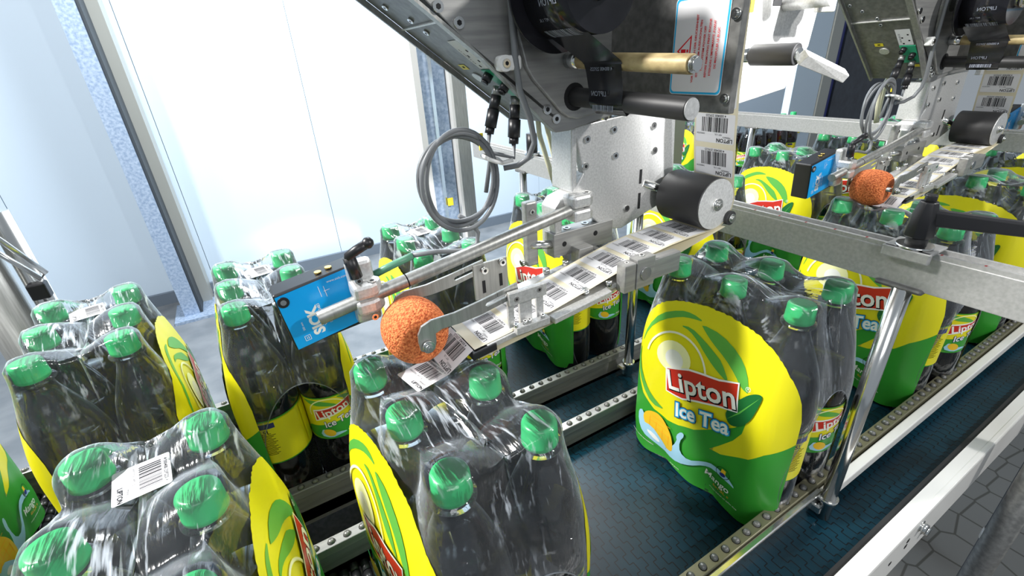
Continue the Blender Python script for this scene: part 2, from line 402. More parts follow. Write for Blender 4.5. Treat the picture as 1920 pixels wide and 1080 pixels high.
ob = thing('partition_screen', 'pale panel with a tan steel edge right of the perforated mounting plate', 'panel', (1.33, 1.22, FL))
B1('wall_paint').box((1.22, 1.22, FL), (1.335, 1.25, .52)).build('sheet', parent=ob)
B1('wall_tan').box((1.337, 1.21, FL), (1.44, 1.26, .52)).build('edge_post', parent=ob)
op = thing('machine_door', 'dark slate machine door with a pale frame behind the second applicator', 'door', (3.9, 1.95, FL))
B1('wall_paint').box((3.29, 1.92, FL), (3.60, 1.97, 1.6)).build('pale_frame', parent=op)
B1('wall_tan').box((3.605, 1.91, FL), (3.72, 1.98, 1.6)).build('steel_edge', parent=op)
B1('slate').box((3.80, 1.92, FL), (5.2, 1.97, 1.6)).build('sheet', parent=op)
B1('art_navy').box((3.74, 1.93, FL), (3.79, 1.96, 1.6)).build('gasket', parent=op)
B1('tag_yellow').box((3.38, 1.915, .02), (3.47, 1.919, .06)).build('marker', parent=op)

# ================================================================ CONVEYOR
BZ = -.02
def belt(y0, y1, x0, x1, label):
    o = B1('belt').box((x0, y0, BZ-.018), (x1, y1, BZ)).build('conveyor_belt', loc=(0, 0, 0)); return tag(o, label, 'conveyor belt')
belt(.205, .495, .045, 3.4, 'dark blue modular belt carrying the pack with the large red logo panel')
belt(.515, .615, .045, 3.4, 'narrow dark blue modular belt between the two lanes of packs')
belt(.635, .925, .045, 3.4, 'dark blue modular belt of the far lane nearest the wall')
belt(.131, .197, .30, 3.4, 'dark teal modular belt along the white outer side frame')
def chain(y0, y1, x0, x1, label):
    mb = B1('black_plastic'); x = x0; i = 0
    while x < x1:
        y = y0 + (.008 if i % 2 else 0)
        while y < y1-.01: mb.cyl((x, y, BZ-.0065), (x, min(y+.0165, y1), BZ-.0065), .0062, 8); y += .018
        x += .0145; i += 1
    o = mb.build('roller_chain', loc=(0, 0, 0)); return tag(o, label, 'roller conveyor')
chain(.205, .495, -.75, .04, 'black ridged roller chain under the nearest packs')
chain(.635, .925, -.9, .04, 'black ridged roller chain under the far left packs')
def rail(y, x0, x1, label, studx, side=-1, mat='brushed'):
    t = thing('guide_rail', label, 'guide rail', ((x0+x1)/2, y, BZ), 'studded guide rails')
    B1(mat).box((x0, y-.0085, .012), (x1, y+.0085, .027), bev=.0012).box((x0, y-.0035, BZ-.03), (x1, y+.0035, .013)).build('rail_bar', parent=t)
    a, b = studx; x = a; first = None; n = 0
    while x < b and n < 99:
        if first is None:
            first = B1('dark_steel').lathe([(.0001, .0315), (.0025, .0312), (.0042, .0300), (.0048, .0265)], (x, y, 0), 12).cyl((x, y, .010), (x, y, .027), .0056, 10).build('roller_stud', parent=t)
        else:
            c = first.copy(); COL.objects.link(c); c.parent = t; c.location.x = x-a
        x += .0215; n += 1
    return t
rC = rail(.2085, .15, 3.2, 'studded steel guide rail beside the white outer strip nearest the viewer', (.30, 2.4), mat='olive_reflection')
B1('chrome').box((.15, .1935, BZ-.01), (.62, .1995, .012)).box((.15, .1905, .006), (.60, .1995, .024), bev=.002).build('side_channel', parent=rC)
rB = rail(.504, -.6, 3.0, 'studded steel guide rail behind the front lane of packs', (-.35, 1.3))
rA = rail(.626, -.6, 3.0, 'studded steel guide rail at the viewer side of the far lane', (-.35, 1.3))
r0 = rail(.934, -1.0, 3.0, 'studded steel guide rail on the wall side of the far lane', (-.75, 1.2))
B1('dark_steel').box((-.6, .5005, -.043), (3, .5075, -.02)).build('skirt', parent=rB)
B1('dark_steel').box((-.6, .6225, -.043), (3, .6295, -.02)).build('skirt', parent=rA)
o = B1('white_frame').box((.60, .1835, .004), (3.2, .1975, .022), bev=.002).build('white_guard_strip', loc=(1.9, .18, 0)); tag(o, 'bright white metal strip running beside the front guide rail', 'guard strip')
fr = thing('conveyor_side_frame', 'white painted outer side frame of the conveyor with bolts', 'conveyor frame', (1.5, .1, -.1))
B1('white_frame').box((.1, .0995, -.085), (3.3, .110, -.002), bev=.003).box((.1, .1005, -.012), (3.3, .1225, -.0025)).build('side_plate', parent=fr)
B1('rubber').box((.1, .1225, -.03), (3.3, .1308, -.008)).build('wear_strip', parent=fr)
for x, z in ((.70, -.022), (.725, -.047)):
    B1('chrome').cyl((x, .100, z), (x, .092, z), .0075, 6).cyl((x, .1, z), (x, .0985, z), .0095, 18).build('bolt', parent=fr)
B1('dark_gap').box((.662, .0988, -.030), (.668, .0998, -.024)).box((.662, .0988, -.042), (.668, .0998, -.036)).box((.62, .0988, -.045), (.626, .0998, -.040)).build('slot', parent=fr)
cb = thing('conveyor_bed', 'dark steel bed and cross members under the belts', 'conveyor bed', (.8, .5, -.2))
bed = B1('dark_steel').box((.05, .14, -.10), (3.2, .93, -.045))
for x in (-.12, -.32, -.55): bed.box((x, .2, -.12), (x+.03, .93, -.045))
for x in (.4, 1.6, 2.8):
    for y in (.25, .8): bed.box((x, y, FL), (x+.06, y+.06, -.1))
for x in (-.5, ): 
    for y in (.25, .8): bed.box((x, y, FL), (x+.05, y+.05, -.1))
bed.box((-1.0, .15, -.155), (.12, .96, -.14)).build('frame', parent=cb)  # low wide box: dark tray added to stand for shade under the lanes
B1('white_frame').box((-.14, .51, -.06), (-.115, .62, -.055)).box((-.6, .56, -.3), (0.02, .568, -.28)).build('pale_brace', parent=cb)

# crossbars
def crossbar(x, y0, y1, label):
    t = thing('crossbar', label, 'crossbar', (x, (y0+y1)/2, .357), 'steel crossbars over the belts')
    B1('bar_steel').box((x-.001, y0, .357), (x+.022, y1, .397), bev=.001).box((x+.0, y0, .397), (x+.004, y1, .4015)).box((x+.018, y0, .397), (x+.022, y1, .4015)).build('bar', parent=t)
    mb = MB(); mb.m('scale_red')
    for k in range(14):
        y = .30 - k*.035+.07; mb.box((x+.0003, y, .4015), (x+.0037, y+.0018, .4018))
    mb.build('scale_marks', parent=t)
    for (py, side) in ((.183, -1), (.59, -1), (.985, 1)):
        if y0 < py < y1:
            B1('chrome').cyl((x-.008+.01, py, -.03 if py < .3 else -.01), (x-.008+.01, py, .356), .0095, 20).build('post', parent=t)
            B1('chrome').cyl((x+.002, py, .012), (x+.002, py, .020), .0125, 20).box((x-.012, min(py, py+.02), -.012), (x+.016, max(py, py+.022), .004), bev=.003).build('post_clamp', parent=t)
            B1('dark_steel').box((x-.006, py-.020, .3535), (x+.028, py+.026, .3600), bev=.003).build('post_seat', parent=t)
    return t
xb = crossbar(.6, -.35, 1.25, 'steel crossbar carrying the big black lever, above the front red logo pack')
def clamp_lever(x, y):
    t = thing('clamp_lever', 'large black clamping lever with a washer on top of the crossbar', 'lever', (x, y, .40))
    B1('bar_steel').box((x-.010, y-.020, .392), (x-.0035, y+.024, .4045), bev=.002).box((x-.010, y-.020, .4018), (x+.03, y+.024, .4045), bev=.001).build('saddle_plate', parent=t)
    B1('chrome').cyl((x+.006, y+.001, .4045), (x+.006, y+.001, .4075), .0165, 28).build('washer', parent=t)
    B1('rubber').cyl((x+.006, y+.001, .4075), (x+.006, y+.001, .418), .0095, 22).build('collar', parent=t)
    h = MB().m('black_plastic')
    h.lathe([(.0001, .416), (.0125, .416), (.0135, .418), (.0115, .440), (.0085, .452), (.0080, .454), (.0001, .454)], (x+.006, y+.001, 0), 8)
    h.cyl((x+.006, y+.001, .454), (x+.006, y+.001, .461), .0052, 18)
    a = Vector((x+.008, y-.004, .4375)); b = Vector((x+.05, y-.13, .4370))
    d = (b-a).normalized(); s = d.cross(Vector((0, 0, 1)))
    pts = []
    for p, hw, hh in ((a, .006, .0085), (b, .0045, .0055)):
        pts.append([p+s*hw*c[0]+Vector((0, 0, hh*c[1])) for c in ((-1, -.8), (-.6, -1), (.6, -1), (1, -.8), (1, .8), (.6, 1), (-.6, 1), (-1, .8))])
    V = [[h.bm.verts.new(q) for q in r_] for r_ in pts]
    for i in range(8): h._fin([h.bm.faces.new((V[0][i], V[0][(i+1) % 8], V[1][(i+1) % 8], V[1][i]))])
    h._fin([h.bm.faces.new(V[1]), h.bm.faces.new(V[0][::-1])])
    h.build('handle', parent=t, bevel=.0008)
clamp_lever(.594, .184)

# ================================================================ BOTTLES
PR = [(0, .041), (.02, .0445), (.17, .0445), (.20, .0425), (.23, .0375), (.26, .031), (.29, .0235), (.315, .0185), (.4, .0170)]
def rr(z):
    return sum(rr_(z+k*.004) for k in range(-4, 5))/9
def rr_(z):
    for (a, b), (c, d) in zip(PR, PR[1:]):
        if z <= c: return b+(d-b)*(max(z, a)-a)/(c-a)
    return .017
ZB = BZ
BOT = [(.012, ZB+.006), (.030, ZB+.001), (.038, ZB+.003), (.0425, ZB+.012), (.0438, ZB+.03), (.0436, .07), (.0425, .077), (.0425, .165), (.0437, .172), (.0440, .185), (.0428, .202), (.0395, .222), (.0340, .243), (.0270, .262), (.0205, .278), (.0165, .289), (.0148, .296), (.0145, .302), (.0195, .3025), (.0195, .3050), (.0145, .3055), (.0140, .318)]
CAP = [(.0001, .3300), (.0120, .3300), (.0148, .3290), (.0158, .3265), (.0163, .3115), (.0166, .3110), (.0166, .3075), (.0158, .3070), (.0155, .3060)]
def tea_prof(fill):
    out = [(.010, ZB+.009)]
    for r, z in BOT[1:]:
        if z < fill-.004 and z < .28: out.append((r-.0016, z+.0016))
    out += [(rr_in(fill), fill), (.0001, fill)]
    return out
def rr_in(z):
    for (a, za), (b, zb) in zip(BOT, BOT[1:]):
        if za <= z <= zb and zb > za: return a+(b-a)*(z-za)/(zb-za)-.0016
    return .02
def label_art(front):
    """front label art, s across (m), t height 0..  centred"""
    H = (.080, .162); h0, h1 = H
    W = math.pi*.0428
    ly = [P('art_yellow', [(-W, h0), (W, h0), (W, h1), (-W, h1)])]
    ly.append(('rects', 'art_green', [(-W, h1-.0022, W, h1), (-W, h0, W, h0+.0022)]))
    if True:
        ly += [P('art_green', smooth_poly([(-.060, h0+.002), (-.052, .105), (-.03, .108), (0, .112), (.03, .118), (.045, .13), (.05, .11), (.052, h0+.002)])),
               P('art_mid', smooth_poly([(-.05, .158), (-.02, .157), (.0, .15), (.012, .14), (-.005, .145), (-.03, .148)], 1)),
               P('art_mid', smooth_poly([(.005, .160), (.028, .155), (.045, .14), (.050, .128), (.038, .138), (.02, .150)], 1)),
               P('art_pale', ringpoly(-.008, .133, .030, .026, .0018, 20, 190)),
               P('art_white', [(-.031, .117), (-.008, .124), (.028, .134), (.029, .152), (.005, .144), (-.010, .142), (-.031, .139)]),
               P('art_red', [(-.029, .1195), (-.008, .126), (.026, .136), (.027, .1495), (.005, .142), (-.010, .1395), (-.029, .1365)]),
               T('art_white', 'Lipton', .0205, -.0015, .1335, 14, .02, 0, 1.0),
               T('art_navy', 'Ice Tea', .0165, .003, .1140, 14, .055, .2, .95),
               T('art_white', 'Ice Tea', .0165, .003, .1140, 14, .01, .2, .95),
               P('art_leaf', smooth_poly([(.026, .125), (.034, .128), (.041, .142), (.034, .142), (.028, .135)], 1)),
               P('art_splash', smooth_poly([(-.03, .088), (-.022, .104), (-.016, .090), (0, .093), (.014, .089), (.0, .087), (-.012, .083)], 1)),
               P('art_mango', ell(-.014, .0935, .0095, .0068, 16, rot=-25)),
               T('art_white', 'Mango', .0065, .022, .090, 4, 0, 0, 1)]
        # back part
        c = W-.004
        ly += [('rects', 'art_yellow', [(-c, h0+.003, -.062, h1-.003), (.062, h0+.003, c, h1-.003)]),
               ('rects', 'art_navy', [(.066, .148, .096, .157), (-.096, .148, -.070, .157)]),
               T('ink', '1,5L', .010, .080, .1415, 0, .01, 0, 1),
               ('rects', 'ink', [(.064+.0, .1355-k*.0026, .064+.030-(k*7 % 5)*.0015, .1365-k*.0026) for k in range(15)]),
               ('rects', 'art_white', [(-.092, .088, -.070, .134)]),
               ('rects', 'ink', bars(.092, .116, -.090, -.072, 3, False)),
               P('art_mid', smooth_poly([(.058, .081), (.062, .12), (.055, .15), (.05, .1)], 1))]
    return ly
# shared bottle meshes
def mk_bottle(parent, loc, rot, fill, protos={}):
    key = round(fill, 3)
    if 'b' not in protos:
        o = B1('pet').lathe(BOT, n=32).build('bottle'); protos['b'] = o
        c = MB().m('cap_green').lathe(CAP, n=36)
        c.build_ = None
        protos['c'] = c.build('cap')
        # ribs as fine vertical knurl through modifier free geometry
        lb = MB()
        art(lb, label_art(True), lambda s, t, d: Vector(((.0432+d)*math.cos(-math.pi+s/.0428), (.0432+d)*math.sin(-math.pi+s/.0428), t)), grid=.0065, eps=.00008, base=0)
        protos['l'] = lb.build('paper_label')
        for k in 'bcl': COL.objects.unlink(protos[k])
    if key not in protos:
        o = B1('tea').lathe(tea_prof(fill), n=28).build('tea'); protos[key] = o; COL.objects.unlink(o)
    def put(src, par, l=(0, 0, 0), rz=0):
        c = src.copy(); COL.objects.link(c); c.parent = par; c.location = l; c.rotation_euler.z = rz; return c
    b = put(protos['b'], parent, loc, rot)
    put(protos[key], b); put(protos['c'], b); put(protos['l'], b)
    return b

# film cross-section and printed panel mapping (pack-local, faces -x)
def film_r(z): return rr(z)+.0012
def hull_pt(u, z):
    """u: perimeter fraction 0..1 starting at middle of -x face going toward -y, constant topology"""
    r = film_r(z)
    segs = [.088, .25, .088, .25, .176, .25, .088, .25, .088]
    # fixed param lengths: straight .088 | corner .07 | side .088 | corner | back .176 | corner | side | corner | straight
    Ls = [.088, .07, .088, .07, .176, .07, .088, .07, .088]
    p = u*sum(Ls)
    a = math.pi/2
    for i, l in enumerate(Ls):
        if p <= l+1e-9: f = p/l; break
        p -= l
    if i == 0: return Vector((-.044-r, -f*.088, z))
    if i == 1: th = math.pi+f*a; return Vector((-.044+r*math.cos(th), -.088+r*math.sin(th), z))
    if i == 2: return Vector((-.044+f*.088, -.088-r, z))
    if i == 3: th = 1.5*math.pi+f*a; return Vector((.044+r*math.cos(th), -.088+r*math.sin(th), z))
    if i == 4: return Vector((.044+r, -.088+f*.176, z))
    if i == 5: th = f*a; return Vector((.044+r*math.cos(th), .088+r*math.sin(th), z))
    if i == 6: return Vector((.044-f*.088, .088+r, z))
    if i == 7: th = a+f*a; return Vector((-.044+r*math.cos(th), .088+r*math.sin(th), z))
    return Vector((-.044-r, .088-f*.088, z))
def wr(u, z):
    return .0004*math.sin(u*190+z*30)*math.sin(z*25+u*40)
CAPS = [(sx*.044, sy*.088) for sx in (-1, 1) for sy in (-1, 0, 1)]
def top_z(x, y):
    best = 9
    for cx, cy in CAPS: best = min(best, math.hypot(x-cx, y-cy))
    k = max(0, best-.017)
    return .3316-min(.024, .62*k**1.0*.9) + .0004*math.sin(x*300+y*170)
def make_film(parent):
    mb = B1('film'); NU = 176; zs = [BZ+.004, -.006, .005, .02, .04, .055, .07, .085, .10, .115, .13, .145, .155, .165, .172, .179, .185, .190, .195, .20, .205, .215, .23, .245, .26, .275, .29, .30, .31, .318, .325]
    grid = []
    cen = Vector((0, 0, 0))
    for z in zs:
        row = []
        for i in range(NU):
            u = i/NU; p = hull_pt(u, z)
            # sag between caps near the top
            if z > .19:
                best = min(math.hypot(p.x-cx, p.y-cy) for cx, cy in CAPS)
                k = max(0, best-film_r(z))
                sag = min(1, (z-.19)/.10)*k*.55
                d = Vector((p.x if abs(p.x) > .02 and abs(p.y) < .1 else 0, 0, 0))
                p.x -= math.copysign(sag, p.x)*(1 if abs(p.y) < .088 else .25); 
                if abs(p.y) > .1: p.y -= math.copysign(sag*.8, p.y)
                p.z = z - (z-.19)*k*.9
            if abs(p.y) <= .088 and abs(p.x) > .044:
                p.x -= math.copysign(.007*(1-abs(math.cos(math.pi*p.y/.088)))*max(0, min(1, (.05-z)/.06)), p.x)
            n = Vector((p.x*.6, p.y, 0)).normalized()
            row.append(mb.bm.verts.new(p+n*wr(u, z)))
        grid.append(row)
    def hole(p):  # open oval at the narrow ends
        return abs(p.y) > .097 and (p.x/.068)**2+((p.z-.075)/.125)**2 < 1
    for A, B in zip(grid, grid[1:]):
        for i in range(NU):
            q = (A[i], A[(i+1) % NU], B[(i+1) % NU], B[i])
            c = sum((v.co for v in q), Vector())/4
            if hole(c): continue
            f = mb.bm.faces.new(q); f.smooth = True; f.material_index = 0
    # top: shrink last ring towards centre line in steps
    last = grid[-1]; prev = last
    for k, sc in enumerate((.93, .84, .72, .58, .42, .24, .08)):
        row = []
        for i in range(NU):
            p = last[i].co; cy = max(-.088, min(.088, p.y))*(.35+.65*sc) if False else 0
            axis = Vector((0, max(-.07, min(.07, p.y)), 0)); q = axis+(Vector((p.x, p.y, 0))-axis)*sc
            q.z = top_z(q.x, q.y); row.append(mb.bm.verts.new(q))
        for i in range(NU):
            f = mb.bm.faces.new((prev[i], prev[(i+1) % NU], row[(i+1) % NU], row[i])); f.smooth = True
        prev = row
    f = bmesh.ops.contextual_create(mb.bm, geom=prev)
    bmesh.ops.remove_doubles(mb.bm, verts=mb.bm.verts, dist=.0003)
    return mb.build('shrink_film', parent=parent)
def panel_map(sgn):
    def fn(s, t, d):
        z = max(t, BZ+.003)
        rb = film_r(z)+d
        # bottle feet bumps near the bottom, gentle shoulder bumps
        k = abs(math.cos(math.pi*s/.088)) if abs(s) < .132 else 1
        ins = .007*(1-k)*max(0, min(1, (.05-z)/.06))
        if z > .2: ins -= 0
        a = abs(s)
        if a <= .088: p = Vector((-.044-rb+ins, -s, z))
        else:
            th = (a-.088)/.0445; p = Vector((-.044-rb*math.cos(th), -math.copysign(.088+rb*math.sin(th), s), z))
        p.x -= .0006*math.sin(s*140)*math.sin(z*9+1)
        if sgn > 0: p.x = -p.x; p.y = -p.y
        return p
    return fn
LOGO = [(-.0573, .1753), (-.0191, .1929), (.0054, .1988), (.0282, .2029), (.0564, .2134), (.0632, .1701), (.0396, .1617), (.005, .1480), (-.0212, .1354), (-.0521, .1331)]
def inset(p, d):
    c = (sum(x for x, y in p)/len(p), sum(y for x, y in p)/len(p)); out = []
    n = len(p)
    for i in range(n):
        a, b, e = Vector(p[i-1]), Vector(p[i]), Vector(p[(i+1) % n])
        n1 = (b-a).orthogonal().normalized(); n2 = (e-b).orthogonal().normalized(); nn = (n1+n2).normalized()
        q = b+nn*d; q2 = b-nn*d
        out.append(tuple(q if (q-Vector(c)).length < (q2-Vector(c)).length else q2))
    return out
def panel_layers():
    W = .137; rnd = random.Random(5); out = []
    n = 70
    for i in range(n+1):
        s = W-2*W*i/n; t = .185+.104*math.sqrt(max(0, 1-(abs(s)/W)**2.3)); out.append((s, t+rnd.uniform(-.0010, .0010)))
    bot = []
    for i in range(56):
        s = -W+2*W*i/55; bot.append((s, BZ+.003+.004*abs(math.sin(math.pi*s/.088))**2+(.012 if abs(s) > .125 else 0)))
    outline = out+bot
    g = [(-W, .15), (-.118, .13), (-.098, .098), (-.072, .082), (-.045, .078), (-.0231, .0827), (.0034, .0939), (.0366, .1192), (.063, .1431), (.0758, .1602), (.0732, .1392), (.0637, .12), (.045, .095), (.032, .0786), (.050, .083), (.0651, .0917), (.0887, .105), (.105, .125), (W, .150)]
    green = g+bot[::-1]
    ly = [P('art_yellow', outline), P('art_green', green),
        P('art_mid', smooth_poly([(-.115, .185), (-.108, .222), (-.0862, .2522), (-.0555, .2688), (-.036, .2716), (-.014, .2673), (-.0354, .2644), (-.0526, .2599), (-.0797, .2444), (-.1032, .2205)], 1)),
        P('art_mid', smooth_poly([(-.0498, .2482), (-.0315, .2522), (-.0072, .2434), (.0129, .2334), (.0251, .2265), (.042, .203), (.030, .2068), (.0141, .2153), (-.0028, .2269), (-.0165, .2380), (-.0323, .2464)], 1)),
        P('art_mid', smooth_poly([(-.0189, .2637), (.0146, .2619), (.0436, .2487), (.0608, .2305), (.0713, .2025), (.0592, .2061), (.0467, .2192), (.0285, .2334), (.0051, .2455), (-.0093, .2555)], 1)),
        P('art_mid', smooth_poly([(-.115, .19), (-.112, .150), (-.0903, .1165), (-.0681, .0999), (-.0518, .0932), (-.0761, .0899), (-.100, .1133), (-.120, .145)], 1)),
        P('art_pale', ell(-.048, .196, .030, .026, 24, rot=15)),
        P('art_white', ell(-.046, .194, .016, .015, 20)),
        P('art_pale', ringpoly(-.043, .182, .054, .056, .0035, 5, 185, 24, rot=-10)),
        P('art_white', ringpoly(-.043, .182, .0532, .0552, .0018, 30, 160, 24, rot=-10)),
        P('art_leaf', smooth_poly([(.045, .160), (.0604, .1894), (.074, .207), (.0888, .2136), (.0870, .1953), (.0805, .1652), (.0664, .1461), (.0534, .1437)], 2)),
        P('art_mid', [(.050, .150), (.066, .170), (.0865, .209), (.064, .171)]),
        P('art_leaf', inset(LOGO, -.0022)), P('art_white', LOGO), P('art_red', inset(LOGO, .0030)),
        T('ink', 'Lipton', .0455, .0040, .1700, 16.5, .035, 0, .98), T('art_white', 'Lipton', .0455, .0028, .1712, 16.5, .018, 0, .98),
        T('art_navy', 'Ice Tea', .0335, .011, .1235, 17, .11, .22, .92), T('sign_cyan', 'Ice Tea', .0335, .011, .1235, 17, .075, .22, .92), T('art_white', 'Ice Tea', .0335, .011, .1235, 17, .022, .22, .92),
        T('art_white', 'R', .0050, .0695, .2115, 15), P('art_white', ringpoly(.0695, .2115, .0034, .0034, .0005, 0, 359, 18)),
        P('art_splash', smooth_poly([(-.0988, .0405), (-.1000, .0620), (-.0904, .0706), (-.0836, .0472), (-.0612, .0354), (-.035, .0227), (-.0195, .054), (-.0229, .0649), (-.0145, .0783), (-.008, .0744), (-.0157, .057), (-.013, .0361), (.0039, .034), (.0285, .0528), (.0457, .061), (.0677, .0564), (.0831, .0425), (.070, .0465), (.0465, .053), (.0291, .0448), (.0085, .0267), (-.0152, .010), (-.0371, .0092), (-.0643, .0163), (-.0886, .0221)], 1)),
        P('art_mango', smooth_poly([(-.09, .0641), (-.0768, .0788), (-.058, .0825), (-.0401, .0706), (-.0287, .0537), (-.0257, .0272), (-.0345, .0209), (-.0603, .0275), (-.0859, .0456)], 2))]
    ly.append(('rects', 'art_orange', [(-.075+.013*k, .030+.001*k, -.0742+.013*k, .068-.005*k) for k in range(4)]+[(-.082+.004*k, .040+.010*k, -.034, .0408+.010*k) for k in range(4)]))
    ly += [P('art_splash', smooth_poly([(-.092, .046), (-.070, .050), (-.050, .034), (-.036, .020), (-.056, .020), (-.078, .028)], 1)),
        P('art_white', smooth_poly([(-.082, .036), (-.066, .038), (-.050, .026), (-.060, .022)], 1)),
        T('art_white', 'Mango', .0165, .054, .0345, -10, .01, 0, .95), T('art_orange', '6x1,5L e', .0080, .062, .0215, -8), T('art_white', 'mango ijsthee uit echte thee', .0042, .066, .0110, -4),
        T('art_white', 'zonder conserveermiddelen', .0042, -.088, .0120, -4), T('art_white', 'fruit punch', .0042, -.02, -.001, 0),
        P('art_mango', [(.058, .054), (.066, .055), (.066, .066), (.060, .067)]), P('art_navy', ell(.062, .0565, .0045, .0035, 12)), P('ink', ringpoly(.062, .060, .0105, .0105, .0008, 0, 359, 22))]
    return ly
def sticker_layers(w_=.040, h_=.038):
    """barcode sticker, long code across"""
    r = .002; o = []
    for cx, cy, a in ((w_/2-r, h_/2-r, 0), (-w_/2+r, h_/2-r, 90), (-w_/2+r, -h_/2+r, 180), (w_/2-r, -h_/2+r, 270)): o += ell(cx, cy, r, r, 4, a, a+90)
    return [P('paper', o), ('rects', 'ink', bars(-w_*.36, w_*.38, -h_*.05, h_*.34, 11)),
        T('ink', '4 000400 259225 >', .0038, .001, h_*.41, 0, .01), T('ink', 'LIPTON', .0052, w_*.26, -h_*.37, 0, .015), T('ink', 'MANGO', .0026, w_*.30, -h_*.24), T('ink', 'PET 1,5L', .0026, w_*.05, -h_*.14), T('ink', '340022724', .0026, -w_*.27, -h_*.14)]

fills = [.212, .206, .216, .209, .213, .205]
PACKS = []
def make_pack(x, y, yaw, label, sticker=True, first=[]):
    if not first:
        t = thing('bottle_pack', label, 'bottle pack', (0, 0, BZ), 'shrink wrapped bottle packs')
        ORG[t.name] = Vector((0, 0, 0))
        ORG[t.name] = Vector((0, 0, BZ))
        k = 0
        for cx, cy in CAPS:
            mk_bottle(t, (cx, cy, -BZ), R(random.choice((0, 25, -40, 70, 150, -100)) + (0 if cx < 0 else 180)), fills[k]); k += 1
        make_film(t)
        for sg in (-1, 1):
            ed = MB().m('film_edge'); pts = []
            for q in range(61):
                a = R(-52+284*q/60); x_, z_ = .069*math.cos(a), .075+.127*math.sin(a)
                if z_ < BZ+.003: continue
                r_ = film_r(z_); e_ = max(0, abs(x_)-.044); y_ = .088+math.sqrt(max(0, r_*r_-e_*e_))+.0003
                pts.append((x_, sg*y_, z_))
            ed.tube(pts, .0007, 6).build('film_opening_edge', parent=t)
        for sg in (-1, 1):
            mb = MB(); art(mb, panel_layers(), panel_map(sg), grid=.0065, eps=.00019, base=.0007); mb.build('printed_panel', parent=t)
        first.append(t); o = t
    else:
        o = copy_tree(first[0]); o['label'] = label
    o.location = (x, y, BZ if y < 1 else BZ-.10); o.rotation_euler.z = R(yaw)
    PACKS.append((o, sticker)); return o
GRP = []
specs = [(.573, .338, 2.3, 'pack with the big red logo panel facing the viewer on the front belt', 0),
 (.113, .3445, 4.8, 'pack directly below the orange sponge wheel, with white barcode sticker on top', 1),
 (-.1365, .346, -2, 'nearest pack at the bottom left with a large barcode sticker between its caps', 1),
 (-.233, .764, 5, 'pack at the far left against the pale wall, barcode sticker on top', 1),
 (-.015, .768, 2.5, 'pack behind the blue sensor, its round film opening showing dark tea', 1),
 (.268, .782, 0, 'pack under the hanging cable loop and the steel mounting rod', 1),
 (.583, .800, 0, 'pack behind the label peel plate, yellow and green panel half in shade', 0),
 (.955, .765, 3, 'pack behind the black web roller on the far belt', 0),
 (1.375, .765, -4, 'far belt pack left of the second blue sensor', 0),
 (1.74, .765, 2, 'far belt pack directly behind the second blue sensor', 0),
 (2.15, .77, 0, 'farthest pack on the far belt beyond the second sensor', 0),
 (1.02, .341, -6, 'front belt pack just behind the crossbar and black clamping lever', 0),
 (1.385, .345, -3, 'front belt pack behind the long arm of the black clamping lever', 0),
 (1.77, .36, 3, 'front belt pack under the second black web roller', 0),
 (2.15, .36, -2, 'most distant pack on the front belt at the right edge', 0),
 (-.505, .760, 3, 'pack cut off by the left edge, only its green panel corner in view', 0),
 (-.46, .35, -2, 'pack cut off by the bottom left corner behind the nearest pack', 0),
 (2.32, 1.93, 4, 'distant upright pack right of the tan steel edge, behind the hanging label web', 0)]
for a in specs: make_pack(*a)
# barcode stickers lying on the packs
st = MB(); art(st, sticker_layers(.040, .040), lambda s, t, d: Vector((s, t, d)), eps=.00010, base=.0002)
st0 = st.build('barcode_sticker'); COL.objects.unlink(st0)
for o, s in PACKS:
    if not s: continue
    c = st0.copy(); COL.objects.link(c); c.parent = o; c.location = (0.0, .050, .3195-BZ); c.rotation_euler = (0, R(2), R(-82))
# loose bottles on a far line
sb = None
for i in range(7):
    x, y = 2.50+.10*(i % 5), 1.66+.11*(i//5)
    t = thing('tea_bottle', ['loose bottle standing in the distant row right of the hanging label web'][0], 'bottle', (x, y, BZ-.10), 'loose bottles in the distant row')
    b = mk_bottle(t, (0, 0, -BZ), R(40*i), .236)
tb = B1('brushed').box((2.0, 1.35, BZ-.15), (3.2, 2.15, BZ-.10)).build('side_conveyor', loc=(0, 0, 0)); tag(tb, 'distant steel conveyor table carrying loose bottles and one pack', 'conveyor')
tl = B1('brushed').box((2.05, 1.4, FL), (2.1, 1.45, BZ-.15)).box((3.1, 1.4, FL), (3.15, 1.45, BZ-.15)).box((2.05, 2.05, FL), (2.1, 2.1, BZ-.15)).box((3.1, 2.05, FL), (3.15, 2.1, BZ-.15)).build('table_leg', parent=tb)

# ================================================================ LABEL APPLICATOR (modelled once, then copied along the belt)
MY = Vector((0, 1, 0)); NY = Vector((0, -1, 0))
ap = thing('label_applicator', 'large steel label applicator in the centre with yellow and black guide rollers', 'label applicator', (.36, .45, .35))
def YP(pts, y): return [(x, y, z) for x, z in pts]
# side plates
sp_ = B1('brushed').prism(YP([(.10, .734), (.181, .659), (.264, .583), (.309, .540), (.320, .531), (.338, .531), (.40, .541), (.60, .545), (.60, .80), (.10, .80)], .447), (0, .010, 0)).build('side_plate', parent=ap, bevel=.0012)
mb = MB().m('chrome')
for x, z in ((.192, .654), (.211, .641), (.307, .557), (.319, .546)): mb.screw((x, .447, z), NY, .0052, .003)
mb.build('screw', parent=sp_)
B1('brushed').prism(YP([(.266, .80), (.266, .66), (.272, .629), (.280, .600), (.288, .588), (.324, .552), (.334, .546), (.346, .5435), (.402, .549), (.60, .555), (.60, .80)], .441), (0, .006, 0)).build('inner_plate', parent=ap, bevel=.0015)
